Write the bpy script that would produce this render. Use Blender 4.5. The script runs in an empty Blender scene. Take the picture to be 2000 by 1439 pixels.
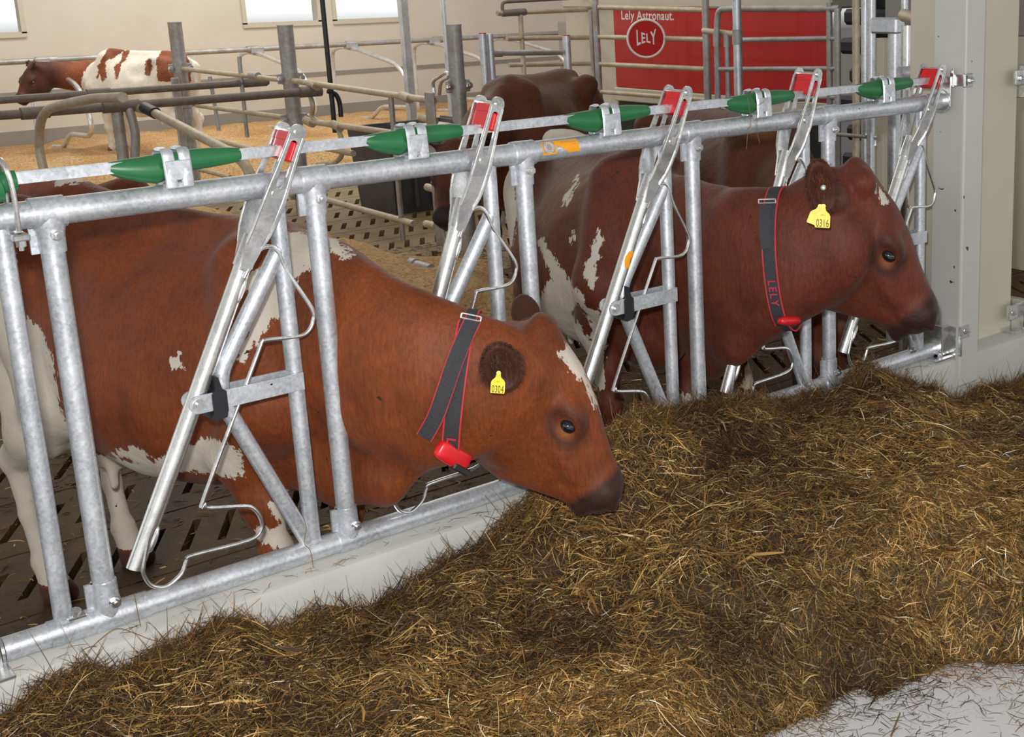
import bpy, math, random
import numpy as np
from mathutils import Vector, Matrix
from mathutils.geometry import tessellate_polygon
from mathutils.bvhtree import BVHTree
random.seed(4); rng = np.random.default_rng(7)
SC = bpy.context.scene
COL = SC.collection
V3 = lambda *a: np.array(a, dtype=float)

# ---------------------------------------------------------------- camera
YAW, PITCH, ROLL = 0.7413, 0.2394, 0.0214
F, PX, PY = 2491.3, 1455.5, 565.9
CAM = V3(-0.787, -3.279, 1.896)
def _rot():
    a, b, c = YAW, PITCH, ROLL
    fw = V3(math.sin(a)*math.cos(b), math.cos(a)*math.cos(b), -math.sin(b))
    rt = V3(math.cos(a), -math.sin(a), 0)
    dn = np.cross(fw, rt)
    return np.array([rt*math.cos(c)+dn*math.sin(c), -rt*math.sin(c)+dn*math.cos(c), fw])
CM = _rot()
cd = bpy.data.cameras.new('camera'); cam = bpy.data.objects.new('camera', cd); COL.objects.link(cam)
cd.sensor_width = 36; cd.sensor_fit = 'HORIZONTAL'; cd.lens = F/2000*36
cd.shift_x = (1000-PX)/2000; cd.shift_y = -(719.5-PY)/2000
cd.clip_start = .05; cd.clip_end = 200
m4 = Matrix.Identity(4)
for i in range(3):
    m4[i][0] = CM[0][i]; m4[i][1] = -CM[1][i]; m4[i][2] = -CM[2][i]; m4[i][3] = CAM[i]
cam.matrix_world = m4
SC.camera = cam
# pixel measurements of the photograph -> real points on a known plane
def ray(p): return CM.T @ V3((p[0]-PX)/F, (p[1]-PY)/F, 1)
def aty(p, y): d = ray(p); return CAM+d*(y-CAM[1])/d[1]
def atz(p, z): d = ray(p); return CAM+d*(z-CAM[2])/d[2]
def atx(p, x): d = ray(p); return CAM+d*(x-CAM[0])/d[0]
def proj(P):
    q = (np.atleast_2d(P)-CAM) @ CM.T
    return np.stack([F*q[:, 0]/q[:, 2]+PX, F*q[:, 1]/q[:, 2]+PY], 1), q[:, 2]

# ---------------------------------------------------------------- light
SC.view_settings.view_transform = 'Standard'; SC.view_settings.look = 'None'
SC.view_settings.gamma = 1; SC.view_settings.use_curve_mapping = False
SC.view_settings.exposure = 0.08
W = bpy.data.worlds.new('world'); SC.world = W; W.use_nodes = True
nt = W.node_tree; nt.nodes.clear()
o = nt.nodes.new('ShaderNodeOutputWorld'); bg = nt.nodes.new('ShaderNodeBackground')
tc = nt.nodes.new('ShaderNodeTexCoord'); sp = nt.nodes.new('ShaderNodeSeparateXYZ')
cr = nt.nodes.new('ShaderNodeValToRGB'); mr = nt.nodes.new('ShaderNodeMapRange')
mr.inputs[1].default_value = -1; mr.inputs[2].default_value = 1
nt.links.new(tc.outputs['Generated'], sp.inputs[0]); nt.links.new(sp.outputs[2], mr.inputs[0])
nt.links.new(mr.outputs[0], cr.inputs[0]); nt.links.new(cr.outputs[0], bg.inputs[0]); nt.links.new(bg.outputs[0], o.inputs[0])
el = cr.color_ramp.elements
el[0].position = 0.0; el[0].color = (.10, .09, .075, 1)
el[1].position = 1.0; el[1].color = (.42, .40, .37, 1)
e = el.new(.482); e.color = (.22, .20, .17, 1)
e = el.new(.497); e.color = (2.3, 2.32, 2.32, 1)
e = el.new(.62); e.color = (1.15, 1.13, 1.08, 1)
e = el.new(.74); e.color = (.42, .40, .37, 1)
bg.inputs[1].default_value = .66
def area(name, loc, target, size, power, color):
    l = bpy.data.lights.new(name, 'AREA'); l.energy = power; l.size = size; l.color = color
    ob = bpy.data.objects.new(name, l); COL.objects.link(ob); ob.location = loc
    ob.rotation_euler = (Vector(target)-Vector(loc)).to_track_quat('-Z', 'Y').to_euler(); return ob
fl = CAM + CM[0]*(-.07) - CM[1]*.16
# unseen area lamps added over the cubicles to brighten the background
for i_, (x_, y_, pw_) in enumerate(((5.5, 12.5, 260), (5.2, 7.2, 85))):
    a_ = area('added_fill_light', (x_, y_, 4.6), (x_, y_, 0), 7.0, pw_, (1, .94, .84)); a_.data.shape = 'RECTANGLE'; a_.data.size_y = 2.2
area('camera_flash', fl, (1.4, 0, .8), .07, 105, (1, .985, .96))

# ---------------------------------------------------------------- material helpers
MATS = {}
def nodes(name):
    m = bpy.data.materials.new(name); m.use_nodes = True; t = m.node_tree; t.nodes.clear()
    out = t.nodes.new('ShaderNodeOutputMaterial'); b = t.nodes.new('ShaderNodeBsdfPrincipled')
    t.links.new(b.outputs[0], out.inputs[0]); MATS[name] = m
    return m, t, b
def N(t, kind, **kw):
    n = t.nodes.new(kind)
    for k, v in kw.items():
        if k.startswith('i_'):
            key = k[2:]; key = int(key) if key.isdigit() else key.replace('_', ' ')
            n.inputs[key].default_value = v
        else: setattr(n, k, v)
    return n
def ramp(t, src, stops):
    r = t.nodes.new('ShaderNodeValToRGB'); e = r.color_ramp.elements
    e[0].position, e[0].color = stops[0][0], (*stops[0][1], 1)
    e[1].position, e[1].color = stops[-1][0], (*stops[-1][1], 1)
    for p, c in stops[1:-1]:
        q = e.new(p); q.color = (*c, 1)
    t.links.new(src, r.inputs[0]); return r
def noise(t, scale, detail=4, rough=.55, vec=None, stretch=None):
    n = N(t, 'ShaderNodeTexNoise', i_Scale=scale, i_Detail=detail, i_Roughness=rough)
    if vec is None:
        tc = t.nodes.new('ShaderNodeTexCoord'); vec = tc.outputs['Object']
    if stretch:
        mp = t.nodes.new('ShaderNodeMapping'); mp.inputs['Scale'].default_value = stretch
        t.links.new(vec, mp.inputs[0]); vec = mp.outputs[0]
    t.links.new(vec, n.inputs['Vector']); return n
def bump(t, b, src, strength=.3, dist=.01):
    bp = N(t, 'ShaderNodeBump', i_Strength=strength, i_Distance=dist)
    t.links.new(src, bp.inputs['Height']); t.links.new(bp.outputs[0], b.inputs['Normal']); return bp
def plain(name, col, rough=.5, metal=0.0, var=.12, scale=8, bmp=0, spec=.5, coat=0):
    m, t, b = nodes(name)
    n = noise(t, scale, 5, .6)
    d = [max(0, c*(1-var)) for c in col]; l = [min(1, c*(1+var)) for c in col]
    r = ramp(t, n.outputs['Fac'], [(.3, d), (.7, l)])
    t.links.new(r.outputs[0], b.inputs['Base Color'])
    b.inputs['Roughness'].default_value = rough; b.inputs['Metallic'].default_value = metal
    b.inputs['Specular IOR Level'].default_value = spec; b.inputs['Coat Weight'].default_value = coat
    if bmp: bump(t, b, n.outputs['Fac'], bmp, .01)
    return m
def galv(name, dark, light, rough, metal=.75, scale=60, dirt=None, dirt_amt=.5):
    m, t, b = nodes(name)
    v = N(t, 'ShaderNodeTexVoronoi', i_Scale=scale); tc = t.nodes.new('ShaderNodeTexCoord')
    t.links.new(tc.outputs['Object'], v.inputs['Vector'])
    n = noise(t, 9, 6, .65); n2 = noise(t, 130, 3, .6)
    mx = N(t, 'ShaderNodeMix', data_type='FLOAT', i_0=.25)
    t.links.new(n.outputs['Fac'], mx.inputs[2]); t.links.new(v.outputs['Color'], mx.inputs[3])
    mx2 = N(t, 'ShaderNodeMix', data_type='FLOAT', i_0=.3)
    t.links.new(mx.outputs[0], mx2.inputs[2]); t.links.new(n2.outputs['Fac'], mx2.inputs[3])
    r = ramp(t, mx2.outputs[0], [(.32, dark), (.62, light)])
    src = r.outputs[0]
    if dirt:
        n3 = noise(t, 5, 6, .7)
        f = ramp(t, n3.outputs['Fac'], [(.5-.2*dirt_amt, (0, 0, 0)), (.75-.2*dirt_amt, (dirt_amt,)*3)])
        mc = N(t, 'ShaderNodeMix', data_type='RGBA'); mc.inputs[7].default_value = (*dirt, 1)
        t.links.new(f.outputs[0], mc.inputs[0]); t.links.new(src, mc.inputs[6]); src = mc.outputs[2]
    if name == 'galv':
        n4 = noise(t, 42, 2, .5); f4 = ramp(t, n4.outputs['Fac'], [(.765, (0, 0, 0)), (.775, (1, 1, 1))])
        mf = N(t, 'ShaderNodeMix', data_type='RGBA'); mf.inputs[7].default_value = (.03, .03, .03, 1)
        t.links.new(f4.outputs[0], mf.inputs[0]); t.links.new(src, mf.inputs[6]); src = mf.outputs[2]
    t.links.new(src, b.inputs['Base Color'])
    rr = N(t, 'ShaderNodeMapRange', i_3=max(.05, rough-.1), i_4=rough+.12); t.links.new(mx.outputs[0], rr.inputs[0])
    t.links.new(rr.outputs[0], b.inputs['Roughness']); b.inputs['Metallic'].default_value = metal
    bump(t, b, n2.outputs['Fac'], .12, .002)
    return m
galv('galv', (.43, .46, .50), (.76, .79, .84), .40, .68, 110)
galv('galv_bright', (.62, .63, .62), (.84, .85, .84), .27, .9, 40)
galv('cast_zinc', (.5, .51, .52), (.86, .87, .87), .25, .92, 30)
galv('galv_old', (.31, .32, .33), (.50, .51, .53), .5, .5, 40, (.25, .20, .13), .6)
galv('pipe_tan', (.42, .37, .27), (.62, .56, .44), .5, .35, 40, (.36, .27, .15), .6)
galv('pipe_brown', (.12, .105, .09), (.2, .18, .16), .55, .3, 40)
galv('pipe_shiny', (.6, .62, .64), (.85, .87, .9), .3, .8, 40)
plain('green_plastic', (.02, .15, .05), .38, 0, .15, 12)
plain('red_plastic', (.62, .015, .02), .3, 0, .12, 10)
plain('red_panel', (.48, .012, .014), .3, 0, .08, 2, 0, .5, .3)
plain('red_matt', (.50, .02, .02), .7, 0, .06, 4, 0, .2)
plain('black_rubber', (.012, .013, .016), .45, 0, .2, 30)
plain('black_plastic', (.02, .02, .022), .4, 0, .2, 10)
plain('orange_sticker', (.9, .36, .005), .45, 0, .05, 10)
plain('grey_sticker', (.33, .29, .27), .45, 0, .15, 120)
plain('paper_white', (.75, .76, .76), .4, 0, .08, 40)
plain('yellow_plastic', (.86, .68, .02), .4, 0, .1, 60)
plain('ink_black', (.02, .018, .01), .6, 0, .05, 10)
plain('white_paint', (.8, .78, .74), .4, 0, .04, 10)
plain('web_black', (.035, .036, .042), .75, 0, .25, 200, .3)
plain('web_red', (.55, .03, .045), .7, 0, .15, 100)
plain('trough_grey', (.07, .068, .075), .5, 0, .2, 8)
plain('cream_panel', (.55, .52, .42), .55, 0, .04, 3)
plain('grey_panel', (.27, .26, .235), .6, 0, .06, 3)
plain('dark_machine', (.012, .013, .02), .5, 0, .4, 4)
plain('manure', (.03, .022, .012), .8, 0, .4, 30)
plain('tuft_white', (.6, .55, .47), .8, 0, .1, 60)
plain('hoof_horn', (.08, .06, .045), .5, 0, .3, 30)

def mat_conc():
    m, t, b = nodes('curb_paint')
    n = noise(t, 3, 8, .65); n2 = noise(t, 40, 5, .7); n3 = noise(t, 14, 6, .75, stretch=(1, 1, .4))
    r = ramp(t, n.outputs['Fac'], [(.3, (.46, .46, .43)), (.7, (.56, .56, .53))])
    f = ramp(t, n3.outputs['Fac'], [(.60, (0, 0, 0)), (.72, (.55,)*3)])
    mc = N(t, 'ShaderNodeMix', data_type='RGBA'); mc.inputs[7].default_value = (.36, .31, .22, 1)
    t.links.new(f.outputs[0], mc.inputs[0]); t.links.new(r.outputs[0], mc.inputs[6])
    t.links.new(mc.outputs[2], b.inputs['Base Color']); b.inputs['Roughness'].default_value = .6
    bump(t, b, n2.outputs['Fac'], .25, .004)
    m, t, b = nodes('alley_paint')
    n = noise(t, 2.5, 8, .65); n2 = noise(t, 90, 5, .7)
    r = ramp(t, n.outputs['Fac'], [(.3, (.60, .60, .61)), (.7, (.70, .70, .71))])
    f = ramp(t, n2.outputs['Fac'], [(.60, (0, 0, 0)), (.7, (.5,)*3)])
    mc = N(t, 'ShaderNodeMix', data_type='RGBA'); mc.inputs[7].default_value = (.28, .24, .2, 1)
    t.links.new(f.outputs[0], mc.inputs[0]); t.links.new(r.outputs[0], mc.inputs[6])
    t.links.new(mc.outputs[2], b.inputs['Base Color']); b.inputs['Roughness'].default_value = .5
    bump(t, b, n2.outputs['Fac'], .2, .003)
    m, t, b = nodes('column_paint')
    n = noise(t, 2, 6, .6)
    w = N(t, 'ShaderNodeTexWave', i_Scale=28, wave_type='BANDS', bands_direction='Z'); tc = t.nodes.new('ShaderNodeTexCoord')
    t.links.new(tc.outputs['Object'], w.inputs[0])
    r = ramp(t, n.outputs['Fac'], [(.3, (.50, .50, .48)), (.7, (.57, .57, .55))])
    n2 = noise(t, 26, 2, .5); f = ramp(t, n2.outputs['Fac'], [(.735, (0, 0, 0)), (.745, (1, 1, 1))])
    mc = N(t, 'ShaderNodeMix', data_type='RGBA'); mc.inputs[7].default_value = (.05, .04, .03, 1)
    t.links.new(f.outputs[0], mc.inputs[0]); t.links.new(r.outputs[0], mc.inputs[6])
    t.links.new(mc.outputs[2], b.inputs['Base Color']); b.inputs['Roughness'].default_value = .5
    bump(t, b, w.outputs['Fac'], .06, .003)
    m, t, b = nodes('wall_boards')
    n = noise(t, 1.2, 5, .6)
    w = N(t, 'ShaderNodeTexWave', i_Scale=1.6, wave_type='BANDS', bands_direction='Z', wave_profile='SAW'); tc = t.nodes.new('ShaderNodeTexCoord')
    t.links.new(tc.outputs['Object'], w.inputs[0])
    r = ramp(t, n.outputs['Fac'], [(.3, (.60, .55, .47)), (.7, (.66, .61, .53))])
    t.links.new(r.outputs[0], b.inputs['Base Color']); b.inputs['Roughness'].default_value = .65
    bump(t, b, w.outputs['Fac'], .1, .01)
mat_conc()
def mat_mat(name, dark, light, wet, spot=(.42, .33, .2)):
    m, t, b = nodes(name)
    n = noise(t, 3.5, 9, .7); n2 = noise(t, 30, 6, .7)
    r = ramp(t, n.outputs['Fac'], [(.32, dark), (.62, light)])
    f = ramp(t, n2.outputs['Fac'], [(.60, (0, 0, 0)), (.70, (.7,)*3)])
    b.inputs['Specular IOR Level'].default_value = .22
    mc = N(t, 'ShaderNodeMix', data_type='RGBA'); mc.inputs[7].default_value = (*spot, 1)
    t.links.new(f.outputs[0], mc.inputs[0]); t.links.new(r.outputs[0], mc.inputs[6])
    t.links.new(mc.outputs[2], b.inputs['Base Color'])
    rr = N(t, 'ShaderNodeMapRange', i_3=wet, i_4=.8); t.links.new(n.outputs['Fac'], rr.inputs[0]); t.links.new(rr.outputs[0], b.inputs['Roughness'])
    bump(t, b, n2.outputs['Fac'], .5, .01)
mat_mat('wet_mat', (.030, .018, .008), (.105, .065, .030), .45, (.26, .18, .08))
mat_mat('dry_mat', (.15, .11, .055), (.30, .23, .12), .4, (.5, .42, .28))
def mat_bed():
    m, t, b = nodes('bedding')
    n = noise(t, 2.0, 6, .65); n2 = noise(t, 38, 6, .75); n3 = noise(t, 120, 3, .6)
    r = ramp(t, n2.outputs['Fac'], [(.30, (.16, .08, .028)), (.45, (.60, .37, .16)), (.6, (.80, .58, .32)), (.75, (.90, .76, .52))])
    r2 = ramp(t, n.outputs['Fac'], [(.3, (.8, .66, .5)), (.65, (1, 1, 1))])
    mc = N(t, 'ShaderNodeMix', data_type='RGBA', blend_type='MULTIPLY', i_0=1.0)
    t.links.new(r.outputs[0], mc.inputs[6]); t.links.new(r2.outputs[0], mc.inputs[7])
    t.links.new(mc.outputs[2], b.inputs['Base Color']); b.inputs['Roughness'].default_value = .9
    bump(t, b, n2.outputs['Fac'], .8, .03)
mat_bed()
def mat_attr_color(name, rough):
    m, t, b = nodes(name)
    a = N(t, 'ShaderNodeAttribute', attribute_name='tone')
    t.links.new(a.outputs['Color'], b.inputs['Base Color']); b.inputs['Roughness'].default_value = rough
    b.inputs['Specular IOR Level'].default_value = .3
    return m
mat_attr_color('silage', .62)
def mat_coat(name, base, dark, white, sheen=.06, rough=.58):
    m, t, b = nodes(name)
    n = noise(t, 6, 5, .6); n2 = noise(t, 420, 2, .6, stretch=(1, 1, .22)); n6 = noise(t, 120, 3, .7, stretch=(1, 1, .18)); n3 = noise(t, 45, 4, .7, stretch=(1, 1, .5)); n4 = noise(t, 34, 2, .5)
    lo = [c*.66 for c in base]; hi = [min(1, c*1.22) for c in base]
    r = ramp(t, n.outputs['Fac'], [(.3, lo), (.5, base), (.72, hi)])
    hr_ = ramp(t, n6.outputs['Fac'], [(.3, (.72, .72, .72)), (.7, (1.22, 1.2, 1.18))]); hm = N(t, 'ShaderNodeMix', data_type='RGBA', blend_type='MULTIPLY', i_0=1.0)
    t.links.new(r.outputs[0], hm.inputs[6]); t.links.new(hr_.outputs[0], hm.inputs[7])
    aw = N(t, 'ShaderNodeAttribute', attribute_name='white'); ad = N(t, 'ShaderNodeAttribute', attribute_name='dark')
    al = N(t, 'ShaderNodeAttribute', attribute_name='light')
    # darker and lighter hair
    m1 = N(t, 'ShaderNodeMix', data_type='RGBA'); m1.inputs[7].default_value = (*dark, 1)
    t.links.new(ad.outputs['Fac'], m1.inputs[0]); t.links.new(hm.outputs[2], m1.inputs[6])
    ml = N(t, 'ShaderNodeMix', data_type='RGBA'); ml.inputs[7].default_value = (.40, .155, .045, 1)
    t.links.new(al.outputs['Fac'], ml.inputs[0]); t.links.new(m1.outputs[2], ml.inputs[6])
    # white patches with ragged hair edge
    s = N(t, 'ShaderNodeMath', operation='SUBTRACT', i_1=.5); t.links.new(n3.outputs['Fac'], s.inputs[0])
    k = N(t, 'ShaderNodeMath', operation='MULTIPLY', i_1=.075); t.links.new(s.outputs[0], k.inputs[0])
    ad2 = N(t, 'ShaderNodeMath', operation='ADD'); t.links.new(aw.outputs['Fac'], ad2.inputs[0]); t.links.new(k.outputs[0], ad2.inputs[1])
    mp = N(t, 'ShaderNodeMapRange', i_1=-.0015, i_2=.0015); t.links.new(ad2.outputs[0], mp.inputs[0])
    wr = ramp(t, n.outputs['Fac'], [(.3, [c*.8 for c in white]), (.7, white)])
    m2 = N(t, 'ShaderNodeMix', data_type='RGBA')
    t.links.new(mp.outputs[0], m2.inputs[0]); t.links.new(ml.outputs[2], m2.inputs[6]); t.links.new(wr.outputs[0], m2.inputs[7])
    # specks (flies and dirt)
    f = ramp(t, n4.outputs['Fac'], [(.755, (0, 0, 0)), (.765, (1, 1, 1))])
    m3 = N(t, 'ShaderNodeMix', data_type='RGBA'); m3.inputs[7].default_value = (.03, .02, .015, 1)
    t.links.new(f.outputs[0], m3.inputs[0]); t.links.new(m2.outputs[2], m3.inputs[6])
    t.links.new(m3.outputs[2], b.inputs['Base Color'])
    b.inputs['Roughness'].default_value = rough; b.inputs['Specular IOR Level'].default_value = .28
    b.inputs['Sheen Weight'].default_value = sheen; b.inputs['Sheen Roughness'].default_value = .4
    n5 = noise(t, 11, 3, .6)
    ma = N(t, 'ShaderNodeMath', operation='MULTIPLY_ADD', i_1=9.0); t.links.new(n5.outputs['Fac'], ma.inputs[0]); t.links.new(n2.outputs['Fac'], ma.inputs[2])
    bump(t, b, ma.outputs[0], .28, .004)
mat_coat('coat_red', (.182, .043, .011), (.035, .014, .01), (.64, .58, .50))
mat_coat('coat_maroon', (.115, .027, .0125), (.03, .012, .01), (.62, .57, .50))
mat_coat('coat_brown', (.10, .026, .009), (.02, .01, .008), (.62, .54, .40))
mat_coat('coat_pale', (.26, .075, .03), (.04, .012, .01), (.88, .83, .72), .1, .6)
m, t, b = nodes('eye_ball'); b.inputs['Base Color'].default_value = (.006, .007, .014, 1); b.inputs['Roughness'].default_value = .04; b.inputs['Coat Weight'].default_value = 1
m, t, b = nodes('window_glass'); b.inputs['Base Color'].default_value = (.95, .97, .97, 1); b.inputs['Roughness'].default_value = .25; b.inputs['Transmission Weight'].default_value = 1; b.inputs['IOR'].default_value = 1.05

# ---------------------------------------------------------------- mesh helpers
class MB:
    def __init__(s): s.v = []; s.f = []
    def add(s, v, f):
        n = len(s.v); s.v += [tuple(map(float, p)) for p in v]; s.f += [tuple(i+n for i in q) for q in f]; return s
    def box(s, lo, hi, bev=0):
        x0, y0, z0 = lo; x1, y1, z1 = hi
        if bev <= 0:
            v = [(x, y, z) for x in (x0, x1) for y in (y0, y1) for z in (z0, z1)]
            return s.add(v, [(0, 1, 3, 2), (4, 6, 7, 5), (0, 4, 5, 1), (2, 3, 7, 6), (0, 2, 6, 4), (1, 5, 7, 3)])
        c = (V3(*lo)+V3(*hi))/2; return s.obox(c, V3(1, 0, 0), V3(0, 1, 0), V3(0, 0, 1), (V3(*hi)-V3(*lo))/2, bev)
    def obox(s, c, ax, ay, az, half, bev=.002):
        # chamfered oriented box: three shells of quads
        hx, hy, hz = half; b = min(bev, hx*.9, hy*.9, hz*.9)
        P = []
        def pt(x, y, z): P.append(c+ax*x+ay*y+az*z); return len(P)-1
        idx = {}
        for sx in (-1, 1):
            for sy in (-1, 1):
                for sz in (-1, 1):
                    idx[sx, sy, sz, 'x'] = pt(sx*hx, sy*(hy-b), sz*(hz-b))
                    idx[sx, sy, sz, 'y'] = pt(sx*(hx-b), sy*hy, sz*(hz-b))
                    idx[sx, sy, sz, 'z'] = pt(sx*(hx-b), sy*(hy-b), sz*hz)
        fs = []
        for k, (a, bb) in {'x': ('y', 'z'), 'y': ('x', 'z'), 'z': ('x', 'y')}.items():
            for sg in (-1, 1):
                q = []
                for u, w in ((-1, -1), (1, -1), (1, 1), (-1, 1)):
                    key = {'x': (sg, u, w), 'y': (u, sg, w), 'z': (u, w, sg)}[k]; q.append(idx[(*key, k)])
                fs.append(tuple(q))
        for a, b2, i, j, kk in (('x', 'y', 0, 1, 2), ('x', 'z', 0, 2, 1), ('y', 'z', 1, 2, 0)):
            for s1 in (-1, 1):
                for s2 in (-1, 1):
                    def g(s3, w):
                        key = [0, 0, 0]; key[i] = s1; key[j] = s2; key[kk] = s3; return idx[(*key, w)]
                    fs.append((g(-1, a), g(1, a), g(1, b2), g(-1, b2)))
        for sx in (-1, 1):
            for sy in (-1, 1):
                for sz in (-1, 1): fs.append((idx[sx, sy, sz, 'x'], idx[sx, sy, sz, 'y'], idx[sx, sy, sz, 'z']))
        return s.add(P, fs)
    def tube(s, pts, r, seg=16, cap=True, up=None, sq=None):
        pts = [np.array(p, float) for p in pts]; n = len(pts)
        rs = [r]*n if np.isscalar(r) else r
        tan = [pts[min(i+1, n-1)]-pts[max(i-1, 0)] for i in range(n)]
        tan = [x/(np.linalg.norm(x)+1e-12) for x in tan]
        a = up if up is not None else (V3(0, 0, 1) if abs(tan[0][2]) < .9 else V3(1, 0, 0))
        V = []
        for i in range(n):
            a = a-tan[i]*(a@tan[i]); a = a/np.linalg.norm(a); b = np.cross(tan[i], a)
            ra, rb = (rs[i], rs[i]) if sq is None else (rs[i]*sq[0], rs[i]*sq[1])
            for k in range(seg):
                th = 2*math.pi*k/seg; V.append(pts[i]+a*ra*math.cos(th)+b*rb*math.sin(th))
        Fc = [(i*seg+k, i*seg+(k+1) % seg, (i+1)*seg+(k+1) % seg, (i+1)*seg+k) for i in range(n-1) for k in range(seg)]
        if cap: Fc += [tuple(range(seg-1, -1, -1)), tuple((n-1)*seg+k for k in range(seg))]
        return s.add(V, Fc)
    def ball(s, c, r, seg=16, rings=10, ax=None):
        c = np.array(c, float); R = np.array([r]*3 if np.isscalar(r) else r, float); A = np.eye(3) if ax is None else np.array(ax)
        V = [c+A[2]*R[2]]
        for i in range(1, rings):
            ph = math.pi*i/rings
            for k in range(seg):
                th = 2*math.pi*k/seg
                V.append(c+A[0]*R[0]*math.sin(ph)*math.cos(th)+A[1]*R[1]*math.sin(ph)*math.sin(th)+A[2]*R[2]*math.cos(ph))
        V.append(c-A[2]*R[2]); L = len(V)-1
        Fc = [(0, 1+k, 1+(k+1) % seg) for k in range(seg)]
        for i in range(rings-2):
            for k in range(seg):
                a = 1+i*seg+k; b = 1+i*seg+(k+1) % seg; Fc.append((a, a+seg, b+seg, b))
        a0 = 1+(rings-2)*seg
        Fc += [(a0+(k+1) % seg, a0+k, L) for k in range(seg)]
        return s.add(V, Fc)
    def plate(s, outer, holes, thick, mapf):
        # outline with holes, extruded; mapf(u, v, w) -> xyz
        loops = [list(outer)]+[list(h) for h in holes]
        tri = tessellate_polygon([[Vector((p[0], p[1], 0)) for p in l] for l in loops])
        flat = [p for l in loops for p in l]; n = len(flat)
        V = [mapf(p[0], p[1], thick/2) for p in flat]+[mapf(p[0], p[1], -thick/2) for p in flat]
        Fc = [tuple(q) for q in tri]+[tuple(n+i for i in reversed(q)) for q in tri]
        o = 0
        for l in loops:
            k = len(l); Fc += [(o+i, o+(i+1) % k, n+o+(i+1) % k, n+o+i) for i in range(k)]; o += k
        return s.add(V, Fc)
def fillet(pts, r, n=6):
    pts = [np.array(p, float) for p in pts]; out = [pts[0]]
    rr = [r]*len(pts) if np.isscalar(r) else r
    for i in range(1, len(pts)-1):
        a, b, c = pts[i-1], pts[i], pts[i+1]
        u = a-b; w = c-b; lu = np.linalg.norm(u); lw = np.linalg.norm(w); d = min(rr[i], lu*.48, lw*.48)
        p0 = b+u/lu*d; p2 = b+w/lw*d
        for k in range(n+1):
            t = k/n; out.append(p0*(1-t)**2+b*2*t*(1-t)+p2*t*t)
    out.append(pts[-1]); return out
def catmull(pts, n=6, closed=False):
    P = [np.array(p, float) for p in pts]; out = []; L = len(P)
    g = (lambda i: P[i % L]) if closed else (lambda i: P[min(max(i, 0), L-1)])
    for i in range(L if closed else L-1):
        p0, p1, p2, p3 = g(i-1), g(i), g(i+1), g(i+2)
        for k in range(n):
            t = k/n; out.append(.5*((2*p1)+(p2-p0)*t+(2*p0-5*p1+4*p2-p3)*t*t+(3*p1-p0-3*p2+p3)*t**3))
    if not closed: out.append(P[-1])
    return out
def mesh_from(name, v, f):
    me = bpy.data.meshes.new(name); me.from_pydata([tuple(p) for p in v], [], f); me.update(); return me
ORG = {}
def obj(name, mb, mat, parent=None, smooth=True, angle=35, fix=True):
    org = ORG[parent.name] if parent else None
    v = np.array(mb.v)
    if org is None:
        lo, hi = v.min(0), v.max(0); org = V3((lo[0]+hi[0])/2, (lo[1]+hi[1])/2, lo[2])
    me = mesh_from(name, v-org, mb.f)
    if fix:
        import bmesh
        bm = bmesh.new(); bm.from_mesh(me); bmesh.ops.recalc_face_normals(bm, faces=bm.faces); bm.to_mesh(me); bm.free()
    me.materials.append(MATS[mat])
    if smooth:
        me.polygons.foreach_set('use_smooth', [True]*len(me.polygons)); me.set_sharp_from_angle(angle=math.radians(angle))
    o = bpy.data.objects.new(name, me); COL.objects.link(o)
    if parent: o.parent = parent
    else: o.location = org
    ORG[o.name] = org
    return o
def tag(o, label=None, cat=None, group=None, kind=None):
    if label: o['label'] = label
    if cat: o['category'] = cat
    if group: o['group'] = group
    if kind: o['kind'] = kind
    return o
def thing(name, loc, label, cat, group=None):
    o = bpy.data.objects.new(name, None); COL.objects.link(o); o.location = loc; o.empty_display_size = .1
    ORG[o.name] = V3(*loc); return tag(o, label, cat, group)
def struct(name, mb, mat, label=None, cat=None, **kw):
    return tag(obj(name, mb, mat, **kw), label, cat, kind='structure')
def text_mesh(txt, size, origin, ax, ay, name, mat, parent, depth=.0008, align='CENTER', warp=None, bold=0, space=1.08):
    cu = bpy.data.curves.new('t', 'FONT'); cu.body = txt; cu.size = size; cu.align_x = align; cu.align_y = 'CENTER'; cu.extrude = depth; cu.offset = bold; cu.space_character = space
    ob = bpy.data.objects.new('t', cu); COL.objects.link(ob)
    dg = bpy.context.evaluated_depsgraph_get(); me = ob.evaluated_get(dg).to_mesh()
    v = np.array([x.co[:] for x in me.vertices]); f = [tuple(p.vertices) for p in me.polygons]
    bpy.data.objects.remove(ob); bpy.data.curves.remove(cu)
    if warp: v = warp(v)
    nz = np.cross(ax, ay); W3 = origin+v[:, :1]*ax+v[:, 1:2]*ay+v[:, 2:3]*nz
    mb = MB(); mb.add(W3, f); return obj(name, mb, mat, parent, smooth=False, fix=False)
def vnoise(x, y, s, seed=0):
    X = x*s; Y = y*s; xi = np.floor(X).astype(int); yi = np.floor(Y).astype(int); fx = X-xi; fy = Y-yi
    fx = fx*fx*(3-2*fx); fy = fy*fy*(3-2*fy)
    def h(a, b):
        n = (a*374761393+b*668265263+seed*69069) & 0x7fffffff; n = ((n ^ (n >> 13))*1274126177) & 0x7fffffff
        return (n & 0xffff)/65535.
    return (h(xi, yi)*(1-fx)+h(xi+1, yi)*fx)*(1-fy)+(h(xi, yi+1)*(1-fx)+h(xi+1, yi+1)*fx)*fy
# ---------------------------------------------------------------- setting
GZ = -0.15
mb = MB(); mb.box((-8, -8, -.3), (10, -.07, 0)); struct('floor_alley', mb, 'alley_paint', smooth=False)
mb = MB(); mb.box((-8, .14, -.6), (16, 15.6, -.31)); struct('floor_pit', mb, 'dark_machine', smooth=False)
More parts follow.
